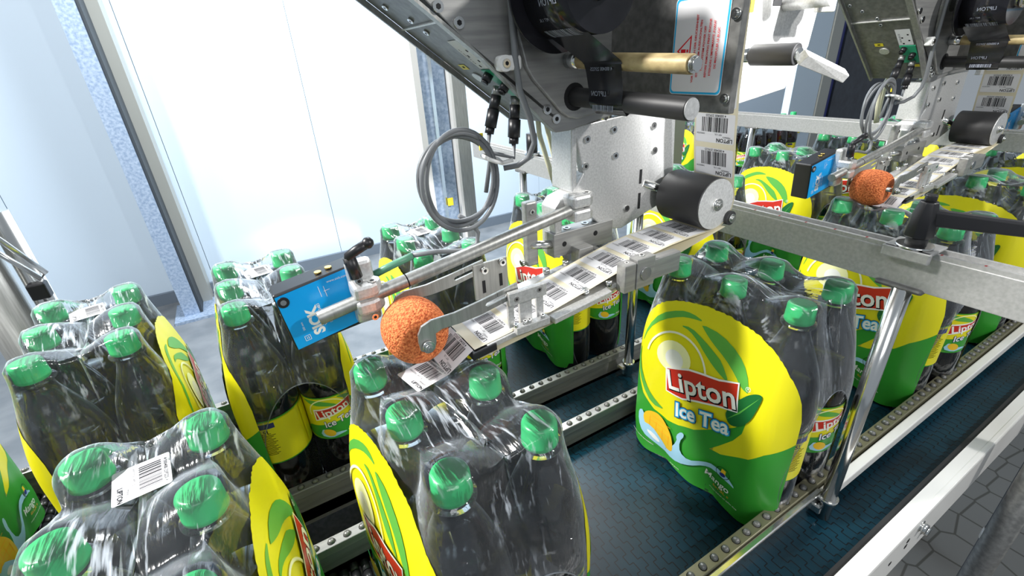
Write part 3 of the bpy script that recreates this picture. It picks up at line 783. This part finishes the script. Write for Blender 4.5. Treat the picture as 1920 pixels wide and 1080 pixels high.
# yawed print-unit plate facing upstream with the warning sign
fp = B1('dark_steel').box((.392, .283, .553), (.40, .441, .80)).build('print_unit_plate', parent=ap, bevel=.001)
mb = MB()
def signmap(s, t, d): return Vector((.3918-d, .3235-s, .609+t))
sw, sh = .058, .080
o_ = []
for cx, cy, a in ((sw/2-.004, sh/2-.004, 0), (-sw/2+.004, sh/2-.004, 90), (-sw/2+.004, -sh/2+.004, 180), (sw/2-.004, -sh/2+.004, 270)): o_ += ell(cx, cy, .004, .004, 5, a, a+90)
i_ = [(x*.94, y*.955) for x, y in o_]
sl = [P('paper', [(x*1.02, y*1.015) for x, y in o_]), P('sign_cyan', o_), P('paper', i_),
      P('sign_red', [(-.024, -.003), (-.008, .010), (-.008, -.014)][::-1]), P('paper', [(-.0215, -.003), (-.0093, .0075), (-.0093, -.0118)][::-1]), ('rects', 'sign_red', [(-.019, -.0045, -.0135, -.0015), (-.0125, -.0042, -.0105, -.0018)])]
for k, tx in enumerate(('VOR DEM ABZIEHEN DER DRUCKEINHEIT', 'IST DAS SYSTEM AUSZUSCHALTEN', 'TURN SYSTEM POWER OFF', 'BEFORE REMOVING PRINT ENGINE', 'ETEINDRE L\'IMPRIMANTE AVANT', 'DE MANIPULER LE BLOC')):
    sl.append(T('sign_red', tx, .0030, -.003+.0048*k, -.002, 90, .02))
art(mb, sl, signmap, eps=.0001, base=.0004); mb.build('warning_sign', parent=fp)
mb = MB(); 
for z in (.632, .566): B1('chrome').cyl((.392, .288, z), (.3895, .288, z), .0045, 18).build('washer', parent=fp); mb.screw((.3895, .288, z), (-1, 0, 0), .0028, .0015)
mb.build('screw', parent=fp)
# electronics box: slanted face toward -x / down
U = Vector((.139, 0, -.107)).normalized(); NF = Vector((-.107, 0, -.139)).normalized()
bx = B1('dark_steel').prism([(.087, .457, .727), (.334, .457, .537), (.345, .457, .545), (.60, .457, .60), (.60, .457, .80), (.087, .457, .80)], (0, .098, 0)).build('electronics_box', parent=ap, bevel=.0015)
def face(dist, y, lift=0): return Vector((.195, y, .644))+U*dist+NF*lift
B1('steel').prism([face(-.14, .5545), face(.176, .5545), face(.176, .558), face(-.14, .558)], NF*.006).prism([face(-.14, .447), face(.158, .447), face(.158, .457), face(-.14, .457)], NF*.003).build('edge_strip', parent=bx)
B1('aluminium').prism([face(-.001, .458), face(.001, .458), face(.001, .5545), face(-.001, .5545)], NF*.002).build('cover_seam', parent=bx)
mb = MB()
for dd, yy in ((-.008, .508), (.010, .506), (-.030, .528), (-.048, .545)): mb.screw(face(dd, yy), NF, .0032, .002)
mb.build('screw', parent=bx)
def facemap(s, t, d): return face(0, 0)+U*s+Vector((0, t, 0))+NF*d
mb = MB(); art(mb, [('rects', 'paper', [(.026, .463, .070, .487)]), ('rects', 'ink', [(.040+.008*k, .467+.010*(k % 2), .0435+.008*k, .470+.010*(k % 2)) for k in range(4)]), T('ink', 'X1 X2 X3 X4', .0042, .050, .482, 0)], facemap, eps=.0001, base=.0005); mb.build('terminal_label', parent=bx)
B1('pcb_green').prism([face(.072, .461), face(.122, .461), face(.122, .487), face(.072, .487)], NF*.0012).build('connector_board', parent=bx)
mb = MB(); art(mb, [('rects', 'tag_yellow', [(.062, .513, .071, .528)]), ('rects', 'ink', [(.065, .518, .068, .523)])], facemap, eps=.0001, base=.0005); mb.build('number_tag', parent=bx)
B1('aluminium').cyl(face(.086, .515), face(.086, .515, .0015), .0088, 26).build('blanking_plug', parent=bx)
mb = MB(); art(mb, [('rects', 'tag_yellow', [(.128, .463, .136, .475)])], facemap, eps=.0001, base=.0005); mb.build('number_tag', parent=bx)
for dd, yy in ((.079, .480), (.096, .468)):
    B1('black_plastic').cyl(face(dd, yy), face(dd, yy, .009), .0052, 14).cyl(face(dd, yy, .009), face(dd, yy, .012), .0040, 14).build('socket_cap', parent=bx)
plugs = []
for dd, yy, dr in ((.096, .4835, Vector((-.30, .02, -1))), (.113, .470, Vector((-.12, -.03, -1)))):
    dr = (dr.normalized()); a = face(dd, yy, .004)
    pl = B1('connector_grey').cyl(a, a+dr*.010, .0052, 16).build('plug_collar', parent=bx)
    pm = B1('black_plastic').cyl(a+dr*.009, a+dr*.024, .0058, 10).cyl(a+dr*.024, a+dr*.043, .0070, 8).cyl(a+dr*.043, a+dr*.050, .0055, 8).build('plug', parent=bx)
    plugs.append(a+dr*.050)
# cable clip and vertical cable on the plate
B1('tie_white').box((.246, .436, .598), (.272, .447, .612), bev=.003).cyl((.253, .4475, .605), (.253, .4355, .605), .0075, 20).build('cable_clip', parent=ap)
mb = MB(); mb.screw((.253, .4355, .605), NY, .0042, .002); mb.build('screw', parent=ap)
# mounting plate under the machine
pl = B1('aluminium').prism(YP([(.352, .533), (.520, .545), (.528, .439), (.519, .414), (.434, .390), (.405, .395), (.368, .428), (.367, .475)], .455), (0, .012, 0)).build('mounting_plate', parent=ap, bevel=.0015)
mb = MB()
for x, z in ((.370, .517), (.368, .485), (.412, .523), (.416, .491), (.440, .417), (.48, .52), (.485, .488)): mb.screw((x, .455, z), NY, .0045, .0025)
mb.build('screw', parent=pl)
B1('dark_gap').box((.4615, .4542, .447), (.4655, .4552, .466)).box((.4615, .4542, .412), (.4655, .4552, .434)).build('slot', parent=pl)
B1('aluminium').box((.348, .455, .455), (.356, .498, .532), bev=.002).box((.40, .467, .470), (.50, .50, .530)).build('mounting_block', parent=ap)
B1('chrome').cyl((.40, .475, .53), (.40, .475, .56), .020, 24).build('spindle', parent=ap)
# hanger arm down to clamp
B1('aluminium').prism(YP([(.367, .478), (.350, .455), (.330, .449), (.322, .440), (.322, .375), (.330, .372), (.334, .434), (.345, .441), (.372, .440)], .455), (0, .030, 0)).build('hanger_arm', parent=ap, bevel=.0015)
# deflection roller (big black) with shaft
ax0, axz = .513, .427
rl = B1('rubber').cyl((ax0, .3705, axz), (ax0, .440, axz), .0335, 48).build('web_roller', parent=ap, bevel=.001)
B1('aluminium').cyl((ax0, .3690, axz), (ax0, .3706, axz), .0325, 44).build('end_disc', parent=rl)
B1('chrome').cyl((ax0, .3655, axz), (ax0, .3690, axz), .0080, 22).cyl((ax0, .363, axz), (ax0, .3656, axz), .0052, 6).cyl((ax0, .3615, axz), (ax0, .363, axz), .003, 12).build('hub_nut', parent=rl)
B1('chrome').cyl((ax0, .440, axz), (ax0, .468, axz), .0075, 20).cyl((.47, .458, .446), (.51, .445, .43), .006, 14).build('shaft', parent=rl)
r2 = B1('rubber').cyl((.541, .364, .404), (.541, .440, .404), .0095, 26).build('pinch_roller', parent=ap, bevel=.0006)
B1('chrome').cyl((.541, .3615, .404), (.541, .364, .404), .0060, 18).cyl((.541, .3595, .404), (.541, .3616, .404), .0035, 6).build('hub_nut', parent=r2)
# yellow and black ribbon guide rollers
yr = B1('bronze').cyl((.333, .279, .597), (.333, .421, .603), .0078, 26).build('ribbon_guide_roller', parent=ap, bevel=.0006)
B1('chrome').cyl((.333, .421, .603), (.333, .441, .604), .0082, 22).build('collar', parent=yr)
B1('chrome').cyl((.333, .2765, .5968), (.333, .279, .597), .0066, 20).cyl((.333, .2745, .5967), (.333, .2766, .5968), .0042, 14).cyl((.333, .2738, .5967), (.333, .2746, .5967), .0058, 6).build('end_nut', parent=yr)
kr = B1('rubber').cyl((.341, .282, .5625), (.341, .440, .567), .0098, 28).build('ribbon_guide_roller', parent=ap, bevel=.0006)
B1('aluminium').cyl((.341, .2812, .5625), (.341, .2822, .5625), .0090, 26).build('end_disc', parent=kr)
B1('dark_gap').cyl((.341, .4404, .567), (.341, .4416, .567), .0145, 24).build('bore', parent=ap)
# peel plate
E1 = Vector((.180, 0, .018)).normalized()
def pz(x, off=0): return .342+(x-.165)*.120+off
def slab(x0, x1, y0, y1, o0, o1, mat): return B1(mat).prism([(x0, y0, pz(x0, o0)), (x1, y0, pz(x1, o0)), (x1, y0, pz(x1, o1)), (x0, y0, pz(x0, o1))], (0, y1-y0, 0))
pp = slab(.172, .395, .366, .452, -.003, .003, 'aluminium').build('peel_plate', parent=ap, bevel=.0006)
slab(.154, .182, .364, .4, -.006, .002, 'black_plastic').build('peel_edge', parent=pp, bevel=.001)
slab(.250, .330, .356, .3665, -.004, .003, 'aluminium').build('stepped_edge', parent=pp, bevel=.001)
for x, y in ((.305, .372), (.335, .368), (.302, .447), (.332, .447)):
    B1('chrome').cyl((x, y, pz(x, .003)), (x, y, pz(x, .010)), .0042, 18).cyl((x, y, pz(x, .0100)), (x, y, pz(x, .0101)), .0022, 6).build('cap_screw', parent=pp)
blk = B1('brushed').box((.345, .352, .357), (.362, .3665, .392), bev=.001).box((.3635, .352, .357), (.392, .3665, .395), bev=.001).box((.392, .353, .362), (.436, .3655, .388), bev=.001).build('shaft_block', parent=ap)
B1('chrome').cyl((.377, .352, .375), (.377, .3502, .375), .0080, 22).cyl((.377, .450, .375), (.377, .3522, .375), .006, 18).build('cross_shaft', parent=blk)
mb = MB(); mb.screw((.354, .360, .392), (0, 0, 1), .0028, .0004); mb.screw((.377, .360, .395), (0, 0, 1), .0035, .001); mb.build('screw', parent=blk)
blk2 = B1('brushed').box((.345, .435, .358), (.368, .453, .3865), bev=.001).box((.318, .452, .376), (.415, .474, .408), bev=.001).build('rear_block', parent=ap)
mb = MB(); mb.screw((.345, .462, .408), (0, 0, 1), .005, .0012); mb.screw((.375, .462, .408), (0, 0, 1), .005, .0012); mb.build('screw', parent=blk2)
B1('dark_gap').cyl((.334, .4518, .392), (.334, .4524, .392), .0035, 14).cyl((.385, .4518, .395), (.385, .4524, .395), .0035, 14).build('hole', parent=blk2)
B1('chrome').cyl((.325, .458, .392), (.288, .470, .396), .0055, 18).build('rear_pin', parent=ap)
sc = B1('brushed').box((.286, .464, .368), (.302, .476, .452), bev=.002).build('slide_bar', parent=ap)
mb = MB(); mb.screw((.294, .464, .440), NY, .0035, .002); mb.screw((.283, .470, .374), (-1, 0, -.2), .0045, .004); mb.build('screw', parent=sc)
# roller arms, brackets, sponge wheel
arm_xz = [(.103, .372), (.1035, .381), (.108, .389), (.118, .3925), (.143, .3925), (.172, .3965), (.190, .3995), (.190, .3941), (.178, .3919), (.176, .3897), (.178, .3876), (.200, .3915), (.202, .3937), (.200, .3958), (.1901, .3942), (.1901, .3996), (.214, .4035), (.216, .389), (.172, .381), (.147, .379), (.128, .3795), (.121, .377), (.1205, .368), (.118, .3605), (.109, .3595), (.104, .363)]
for y, nm in ((.3705, 'near'), (.4465, 'far')):
    a_ = B1('steel').prism(YP(arm_xz, y), (0, .0028, 0)).build('roller_arm', parent=ap, bevel=.0005)
    if nm == 'near':
        b_ = B1('aluminium').box((.200, y-.007, .383), (.245, y-.001, .3975), bev=.0008).box((.201, y-.001, .354), (.2075, y+.0025, .385)).box((.236, y-.001, .354), (.2445, y+.0025, .385)).box((.215, y-.0005, .352), (.230, y+.003, .385)).box((.205, y-.010, .348), (.247, y-.001, .357), bev=.0008).build('arm_bracket', parent=ap)
        mb = MB(); mb.screw((.208, y-.007, .3895), NY, .003, .0006); mb.screw((.236, y-.007, .392), NY, .003, .0006)
        for q in (.206, .2175, .223, .240): mb.screw((q, y-.006, .357), (0, 0, 1), .0024, .0035)
        mb.build('screw', parent=b_)
    else:
        b_ = B1('steel').box((.200, y-.001, .355), (.245, y+.002, .400), bev=.0008).build('arm_bracket', parent=ap)
        mb = MB(); mb.screw((.213, y-.001, .392), NY, .0042, .005); mb.screw((.237, y-.001, .396), NY, .0042, .005)
        mb.m('dark_gap').box((.210, y-.0014, .362), (.214, y-.001, .378)).box((.233, y-.0014, .365), (.237, y-.001, .381)); mb.build('slot', parent=b_)
wc = Vector((.112, .410, .3655))
prof = []
for i in range(15):
    a = math.pi*i/14; zz = .028*math.cos(a); prof.append((.011+.0220*abs(math.sin(a))**.55, zz))
wheel = MB().m('sponge').lathe([(.002, .024)]+prof+[(.002, -.024)], wc, 56, Matrix.Rotation(R(90), 3, 'X')).build('sponge_wheel', parent=ap)
B1('chrome').cyl((.111, .366, .367), (.111, .3705, .367), .0060, 22).cyl((.111, .3635, .367), (.111, .366, .367), .0042, 16).cyl((.111, .3625, .367), (.111, .3637, .367), .0024, 6).cyl((.111, .449, .367), (.111, .3705, .367), .004, 14).build('axle', parent=wheel)
# mounting rod with clamps
rod0, rod1 = Vector((.029, .443, .3915)), Vector((.352, .443, .4405))
rd = B1('steel').cyl(rod0, rod1, .0073, 24).build('mounting_rod', parent=ap, bevel=.0006)
B1('ink').cyl(rod0+(rod1-rod0)*.285, rod0+(rod1-rod0)*.289, .00735, 24).build('pen_mark', parent=rd)
def clampbody(c, L1, up):
    mb = MB().m('aluminium')
    for z0, z1 in ((.0008, .0165), (-.0165, -.0008)):
        pts = [(c.x-L1, c.y-.013), (c.x+L1-.008, c.y-.013), (c.x+L1-.002, c.y-.010), (c.x+L1+.004, c.y-.003), (c.x+L1+.005, c.y+.004), (c.x+L1+.001, c.y+.011), (c.x+L1-.006, c.y+.014), (c.x-L1, c.y+.014)]
        mb.prism([(x, y, c.z+z0) for x, y in pts], (0, 0, z1-z0))
    return mb
cr_ = clampbody(Vector((.351, .445, .440)), .016, 1).build('rod_clamp', parent=ap, bevel=.0038)
mb = MB(); mb.screw((.360, .441, .4565), (0, 0, 1), .0048, .0006); mb.m('aluminium').lathe([(.0055, .4568), (.0055, .4573), (.0040, .4573)], (.342, .447, 0), 16); mb.build('embossed_ring', parent=cr_)
cl_ = clampbody(Vector((.078, .445, .4005)), .013, 1).build('rod_clamp', parent=ap, bevel=.0038)
B1('aluminium').box((.066, .452, .366), (.092, .466, .436), bev=.004).build('clamp_plate', parent=cl_)
mb = MB(); mb.screw((.086, .440, .4170), (0, 0, 1), .0048, .0006); mb.screw((.080, .432, .3815), NY, .0035, .002); mb.screw((.073, .440, .4215), NY, .0036, .004); mb.build('screw', parent=cl_)
lv = B1('black_plastic').cyl((.0725, .442, .424), (.0695, .442, .447), .0062, 14).tube([(.0685, .442, .440), (.0695, .440, .4485), (.0765, .437, .4530), (.086, .434, .4580)], .0048, 12).lathe([(.0001, .0055), (.003, .005), (.0055, .002), (.0058, 0), (.0055, -.002), (.003, -.005), (.0001, -.0055)], (.088, .4335, .4590), 14).build('clamp_lever', parent=cl_)
B1('dark_steel').cyl((.0745, .442, .415), (.0728, .442, .426), .0032, 12).build('threaded_stem', parent=cl_)
B1('chrome').cyl((.30, .458, .80), (.30, .46, .801), .01).build('cover_bolt', parent=ap)
# spindle for the ribbon roll
B1('chrome').cyl((.300, .28, .663), (.300, .441, .663), .0115, 26).cyl((.300, .343, .663), (.300, .349, .663), .0145, 12).build('spool_spindle', parent=ap)
# handle on the plate downstream
hl = B1('rubber').cyl((.612, .36, .594), (.607, .415, .595), .0125, 24).build('release_handle', parent=ap, bevel=.001)
B1('chrome').cyl((.607, .415, .595), (.600, .447, .595), .0085, 18).build('handle_hub', parent=hl)
B1('chrome').cyl((.612, .357, .594), (.612, .3605, .594), .0075, 18).build('end_screw', parent=hl)
B1('aluminium').prism([(.610, .362, .590), (.612, .352, .600), (.668, .330, .575), (.668, .336, .566)], (.002, -.006, -.008)).build('handle_arm', parent=hl, bevel=.001)
B1('aluminium').prism(YP([(.545, .80), (.545, .530), (.60, .530), (.735, .545), (.775, .60), (.80, .80)], .4415), (0, .0105, 0)).build('rear_plate', parent=ap, bevel=.001)
B1('aluminium').cyl((.70, .38, .655), (.70, .441, .655), .010, 20).cyl((.735, .40, .665), (.735, .441, .665), .014, 20).box((.70, .395, .64), (.74, .402, .70), bev=.002).build('tensioner', parent=ap)
B1('black_plastic').tube([(.665, .37, .71), (.672, .372, .68)], .009, 12).build('tensioner_knob', parent=ap)
B1('tag_yellow').box((.625, .4405, .645), (.632, .4414, .672)).build('number_tag', parent=ap)
B1('dark_gap').box((.640, .4405, .660), (.660, .4414, .672)).box((.672, .4405, .652), (.69, .4414, .664)).build('cut_out', parent=ap)

# ---- photo sensor
se = thing('photo_sensor', 'blue rectangular photo sensor with black housing clamped to the rod end', 'sensor', (.04, .48, .35))
def SE(x, z): return x, z
scn = [(-.003, .4145), (.066, .4265), (.073, .3605), (.004, .3535)]
B1('black_plastic').prism([(x, .466, z) for x, z in [(-.0045, .4165), (.088, .4310), (.094, .3620), (.002, .3515)]], (0, .030, 0)).build('housing', parent=se, bevel=.002)
mb = MB()
ex = Vector((.069, 0, .012)).normalized(); ez = Vector((.007, 0, -.061)).normalized()*-1
def senmap(s, t, d): return Vector((-.003, .4655, .4145))+ex*s-ez*(-t)+Vector((0, -d, 0))
art(mb, [P('sensor_blue', [(0, 0), (.088, .0), (.088, -.0625), (0, -.0625)]), T('art_white', 'SICK', .0150, .0265, -.040, 90, .045), T('art_white', 'WTB27-3P2483', .0040, .034, -.036, 90, .01), T('art_white', 'DC 10...30V', .0036, .040, -.040, 90, 0), T('art_white', 'www.sick.com', .0036, .060, -.006, -4, 0), T('art_white', '500 mm', .0030, .0130, -.040, 90),
    ('rects', 'art_white', [(.010, -.057, .016, -.0565), (.010, -.0515, .016, -.051), (.010, -.057, .0105, -.051), (.0155, -.057, .016, -.051), (.012, -.0555, .0125, -.0525), (.0135, -.0555, .0142, -.0525), (.040, -.018, .0405, -.006), (.045, -.020, .0455, -.008), (.044, -.0135, .050, -.013)])], senmap, eps=.0001, base=.0006)
mb.build('blue_faceplate', parent=se)
B1('black_plastic').cyl((.0035, .4655, .408), (.0035, .4635, .408), .0055, 22).build('eyelet', parent=se)
B1('chrome').cyl((.0035, .4660, .408), (.0035, .4632, .408), .0028, 16).build('bore', parent=se)
B1('brass').cyl((.042, .478, .4240), (.042, .478, .4258), .0036, 14).cyl((.053, .480, .4258), (.053, .480, .4276), .0036, 14).build('adjusting_screw', parent=se)
# sensor plug & its lead
ld = B1('green_pin').tube([(.094, .480, .405), (.118, .478, .412), (.142, .476, .418)], .0042, 12).build('green_plug', parent=se)
B1('cable_grey').tube([(.142, .476, .418), (.17, .475, .416), (.205, .475, .408), (.222, .476, .412), (.226, .478, .425), (.218, .480, .440), (.205, .481, .450)], .0028, 10).build('lead', parent=se)

# ---- label web: vertical run, round the roller, down to the peel edge
wbt = thing('label_web', 'cream label web with barcode stickers running round the black roller', 'label web', (.40, .40, .36))
W0, W1 = .3685, .4315
path = []
for i in range(9): path.append((.528+.0000*i, .64-.0263*i))
path = [(.519, .66), (.5215, .60), (.5245, .54), (.5285, .48), (.532, .455)]
a0 = 35
cz = Vector((ax0, axz))
arc = [(ax0+.0345*math.cos(R(a)), axz+.0345*math.sin(R(a))) for a in range(28, -96, -12)]
path = [(.521, .66), (.5255, .56), (.533, .50), (.5425, .447)]+arc+[]
path += [(.47, .3924), (.432, .3905), (.394, .3865), (.353, .3785), (.308, .3685), (.25, pz(.25, .0045)), (.19, pz(.19, .0036)), (.158, pz(.158, .0036))]
# arc-length parametrisation
def plen(p): return [0]+[sum(math.dist(p[i], p[i+1]) for i in range(k+1)) for k in range(len(p)-1)]
PL = plen(path)
def web_pt(s, y, d, side=1):
    s = max(0, min(PL[-1]-1e-6, s))
    for i in range(len(path)-1):
        if s <= PL[i+1]: break
    f = (s-PL[i])/(PL[i+1]-PL[i]); a, b = path[i], path[i+1]
    tx, tz = (b[0]-a[0])/(PL[i+1]-PL[i]), (b[1]-a[1])/(PL[i+1]-PL[i])
    # normal: up on the lower run -> for direction (-x) normal is (tz,-tx)
    nx, nz = tz, -tx
    return Vector((a[0]+(b[0]-a[0])*f+nx*d, y, a[1]+(b[1]-a[1])*f+nz*d))
mb = MB().m('liner'); n = 90
rows = []
for i in range(n+1):
    s = PL[-1]*i/n
    rows.append([mb.bm.verts.new(web_pt(s, y, 0)) for y in (W0, W1)])
for A, B in zip(rows, rows[1:]):
    f = mb.bm.faces.new((A[0], A[1], B[1], B[0])); f.smooth = True
mb.build('backing_strip', parent=wbt)
# return liner running back below
mb = MB().m('liner')
rp = [(.156, pz(.156, .001)), (.162, pz(.162, -.007)), (.30, pz(.30, -.009)), (.40, pz(.40, -.001)), (.532, .3945)]
rws = [[mb.bm.verts.new((x, y, z)) for y in (W0-.004, W1-.004)] for x, z in rp]
for A, B in zip(rws, rws[1:]): mb.bm.faces.new((A[0], A[1], B[1], B[0]))
mb.build('return_liner', parent=wbt)
LP = .0430; k = 0; s_end = PL[-1]-.012
lab_layers = sticker_layers(.036, .050)
WEBINK = [('rects', 'ink', [(a, b, c, d) for b, a, d, c in bars(-.019, .019, -.0135, .0045, 5)]), T('ink', '4 000400 259225', .0042, -.0158, .001, -90, .01), T('ink', 'LIPTON', .0068, .0138, .0150, -90, .015), T('ink', 'MANGO', .0030, .0098, .018, -90), T('ink', 'PET 1,5L', .0030, .0070, .006, -90), T('ink', '340022724', .0028, .0068, -.020, -90)]
def websticker(s0):
    mb = MB()
    # sticker: text reads across the web, upside down on the lower run, long side across the web
    r_ = .0015; w2_, h2_ = .0180, .0285
    lay = [P('paper', [(-w2_+r_, -h2_), (w2_-r_, -h2_), (w2_, -h2_+r_), (w2_, h2_-r_), (w2_-r_, h2_), (-w2_+r_, h2_), (-w2_, h2_-r_), (-w2_, -h2_+r_)])]+WEBINK
    art(mb, lay, lambda s, t, d: web_pt(s0+s, .400-t, d), grid=.008, eps=.00007, base=.00022)
    return mb.build('sticker', parent=wbt)
s = s_end-.018
while s > .03:
    websticker(s); s -= LP
# half peeled sticker hanging off the edge
mb = MB(); 
tip0 = Vector((.157, 0, pz(.157, .004))); dirp = Vector((-.036, 0, -.022)).normalized(); upn = Vector((-.022*-1, 0, .036)).normalized()
lay = [P('paper', [(-.018, -.0285), (.0165, -.0285), (.018, -.027), (.018, .027), (.0165, .0285), (-.018, .0285)])]+WEBINK
art(mb, lay, lambda s, t, d: tip0+dirp*(s+.0185)+Vector((0, .397-t, 0))+Vector((-.022, 0, .036)).normalized()*d, eps=.00008, base=.0002)
mb.build('peeling_sticker', parent=wbt)

# ---- ribbon roll and tape
rb = thing('ribbon_roll', 'black thermal ribbon roll with printed tape on its spindle at the top', 'ribbon roll', (.30, .38, .66))
B1('ribbon').cyl((.300, .4155, .662), (.300, .4185, .662), .0515, 56).build('flange', parent=rb)
rl_ = B1('ribbon').cyl((.300, .352, .662), (.300, .4155, .662), .0385, 56).build('ribbon_winding', parent=rb)
def rollmap(s, t, d):
    a = R(-118)+s/.0388; return Vector((.300+(.0388+d)*math.cos(a), .384-t, .662+(.0388+d)*math.sin(a)))
mb = MB(); art(mb, [('rects', 'ribbon_print', [(a, b, c, d) for b, a, d, c in bars(-.022, .022, -.004, .012, 8)]), T('ribbon_print', 'LIPTON', .0075, -.030, .006, 90, .01, 0, -1), T('ribbon_print', 'PET 1,5L', .0040, -.016, -.008, 90, 0, 0, -1)], rollmap, grid=.005); mb.build('roll_print', parent=rb)
def strip(pts, y0, y1, y0b, y1b):
    mb = MB().m('ribbon'); k = len(pts); V = []
    for i, (x, z) in enumerate(pts):
        f = i/(k-1); V.append([mb.bm.verts.new((x, y0+(y0b-y0)*f, z)), mb.bm.verts.new((x, y1+(y1b-y1)*f, z))])
    for A, B in zip(V, V[1:]): fc = mb.bm.faces.new((A[0], A[1], B[1], B[0])); fc.smooth = True
    return mb
strip([(.288, .6255), (.3245, .6020), (.3245, .5990)], .354, .412, .350, .404).build('tape_run', parent=rb)
strip([(.3250, .5990), (.3270, .5930), (.3305, .5760), (.3305, .5650), (.333, .5585), (.340, .5520), (.348, .5560)], .352, .405, .358, .402).build('tape_run', parent=rb)
mb = MB(); art(mb, [T('ribbon_print', '4 000400 259225', .0045, -.0045, .0, 90, .01, 0, -1), T('ribbon_print', 'LIPTON', .0065, .018, -.006, 90, .01, 0, -1), ('rects', 'ribbon_print', [(a, b, c, d) for b, a, d, c in bars(-.016, .016, .0285, .034, 9)])],
    lambda s, t, d: Vector((.3262+.0043*min(1, max(0, s)/.025)-d-.0006, .380-t, .5905-s)), eps=.0001, base=.0004); mb.build('tape_print', parent=rb)

# ---- coiled cable
cc = thing('coiled_cable', 'grey sensor cable coiled in a big loop hanging from the applicator', 'cable', (.21, .47, .44))
mb = MB().m('cable_grey'); pts = []
c0 = Vector((.2085, .475, .4905))
for i in range(200):
    a = R(60)+i/199*2*math.pi*3.6; q = i/199
    rx = .0445+.0028*math.sin(a*.31+1)+.002*math.sin(q*11); rz = .0500+.003*math.sin(a*.23)+.002*math.sin(q*7)
    pts.append(c0+Vector((rx*math.cos(a), -.010+.018*q+.004*math.sin(a*1.3), rz*math.sin(a)+.0*q)))
mb.tube(pts, .0026, 10)
a = plugs[0]; e = pts[0]
mb.tube([a, a+Vector((-.002, 0, -.012)), (a+e)/2+Vector((-.006, 0, 0)), e], .0026)
b = plugs[1]; e2 = pts[-1]
mb.tube([b, b+Vector((0, 0, -.015)), Vector((.250, .478, .515)), Vector((.249, .480, .50)), Vector((.243, .482, .47))], .0026)
mb.tube([(.262, .4365, .72), (.262, .4365, .66), (.264, .4365, .61), (.2685, .438, .580), (.282, .441, .550), (.289, .445, .525), (.285, .452, .508), (.276, .462, .499), (.262, .470, .497)], .0032)
mb.tube([(.267, .4385, .72), (.267, .4385, .63), (.267, .4385, .61)], .0022)
mb.build('cable', parent=cc)
B1('tie_white').tube([(.238, .458, .512), (.2465, .455, .508), (.256, .462, .505), (.258, .474, .507), (.248, .484, .512), (.238, .474, .514), (.238, .458, .512)], .0022, 8).tube([(.256, .462, .505), (.268, .458, .507)], .0022, 8).build('cable_tie', parent=cc)
B1('tag_yellow').box((.2350, .472, .520), (.2400, .474, .538)).build('number_tag', parent=cc)
# ---- pneumatic tubes
pt = thing('pneumatic_tube', 'pair of cream air tubes hanging behind the mounting plate', 'tube', (.37, .55, .45))
B1('tube_cream').tube([(.350, .53, .545), (.362, .545, .515), (.378, .55, .475), (.390, .55, .44)], .0035).tube([(.360, .53, .545), (.378, .545, .510), (.392, .55, .47), (.398, .55, .44)], .0035).tube([(.350, .53, .545), (.385, .51, .535), (.40, .51, .545)], .003).build('tube_run', parent=pt)
kn = thing('small_clamp_knob', 'black clamp knob on a silver washer on the crossbar behind the cable', 'knob', (.6, .93, .40))
B1('black_plastic').cyl((.606, .945, .408), (.606, .945, .450), .013, 14).build('grip', parent=kn)
B1('chrome').cyl((.606, .945, .4015), (.606, .945, .408), .018, 22).build('washer', parent=kn)

LBL = {2: {'label_applicator': 'second label applicator at the upper right, dark underside with X1 to X4 label', 'photo_sensor': 'smaller blue photo sensor hanging in front of the second applicator', 'label_web': 'label web of the second applicator, coming round its black roller', 'ribbon_roll': 'black ribbon roll at the top right corner', 'coiled_cable': 'cable coil hanging below the dark box at the upper right', 'pneumatic_tube': 'cream air tubes behind the second applicator'},
       3: {'label_applicator': 'farthest label applicator, only its orange wheel and plates seen at the right edge', 'photo_sensor': 'farthest blue photo sensor, between the second box and its cable coil', 'label_web': 'farthest label web behind the second black roller', 'ribbon_roll': 'farthest ribbon roll behind the second applicator', 'coiled_cable': 'farthest cable coil beyond the second applicator', 'pneumatic_tube': 'farthest air tubes beyond the second applicator'}}
for k, off in ((2, Vector((.9, -.005, -.012))), (3, Vector((1.8, -.010, -.014)))):
    for src in (ap, se, wbt, rb, cc, pt):
        if k == 3 and src in (pt,): continue
        c = copy_tree(src); c.location = src.location+off; c['label'] = LBL[k][src.name]
for nm_ in ('label applicators', ):
    pass
crossbar(1.5, -.35, 1.9, 'second steel crossbar farther along the belts, under the second applicator')

# ---- tubes at the bottom right corner
t = thing('stand_tube', 'thick dark grey steel tube at the bottom right corner', 'tube', (.947, .065, FL))
B1('dark_steel').cyl((.947, .045, FL), (.947, .045, .10), .0175, 26).build('tube_body', parent=t)
t = thing('grey_stand_tube', 'grey blue tube with a pale collar behind the thick dark grey tube', 'tube', (1.15, .084, FL))
B1('slate').cyl((1.15, .06, FL), (1.15, .06, .05), .017, 22).build('tube_body', parent=t)
B1('white_frame').cyl((1.15, .06, -.36), (1.15, .06, -.33), .019, 22).build('collar', parent=t)
t = thing('adjusting_knob', 'black star knob under the conveyor frame at the right edge', 'knob', (1.2, .06, -.15))
B1('black_plastic').cyl((1.215, .03, -.15), (1.215, .08, -.15), .03, 12).cyl((1.215, .08, -.15), (1.215, .09, -.15), .01, 12).build('grip', parent=t)
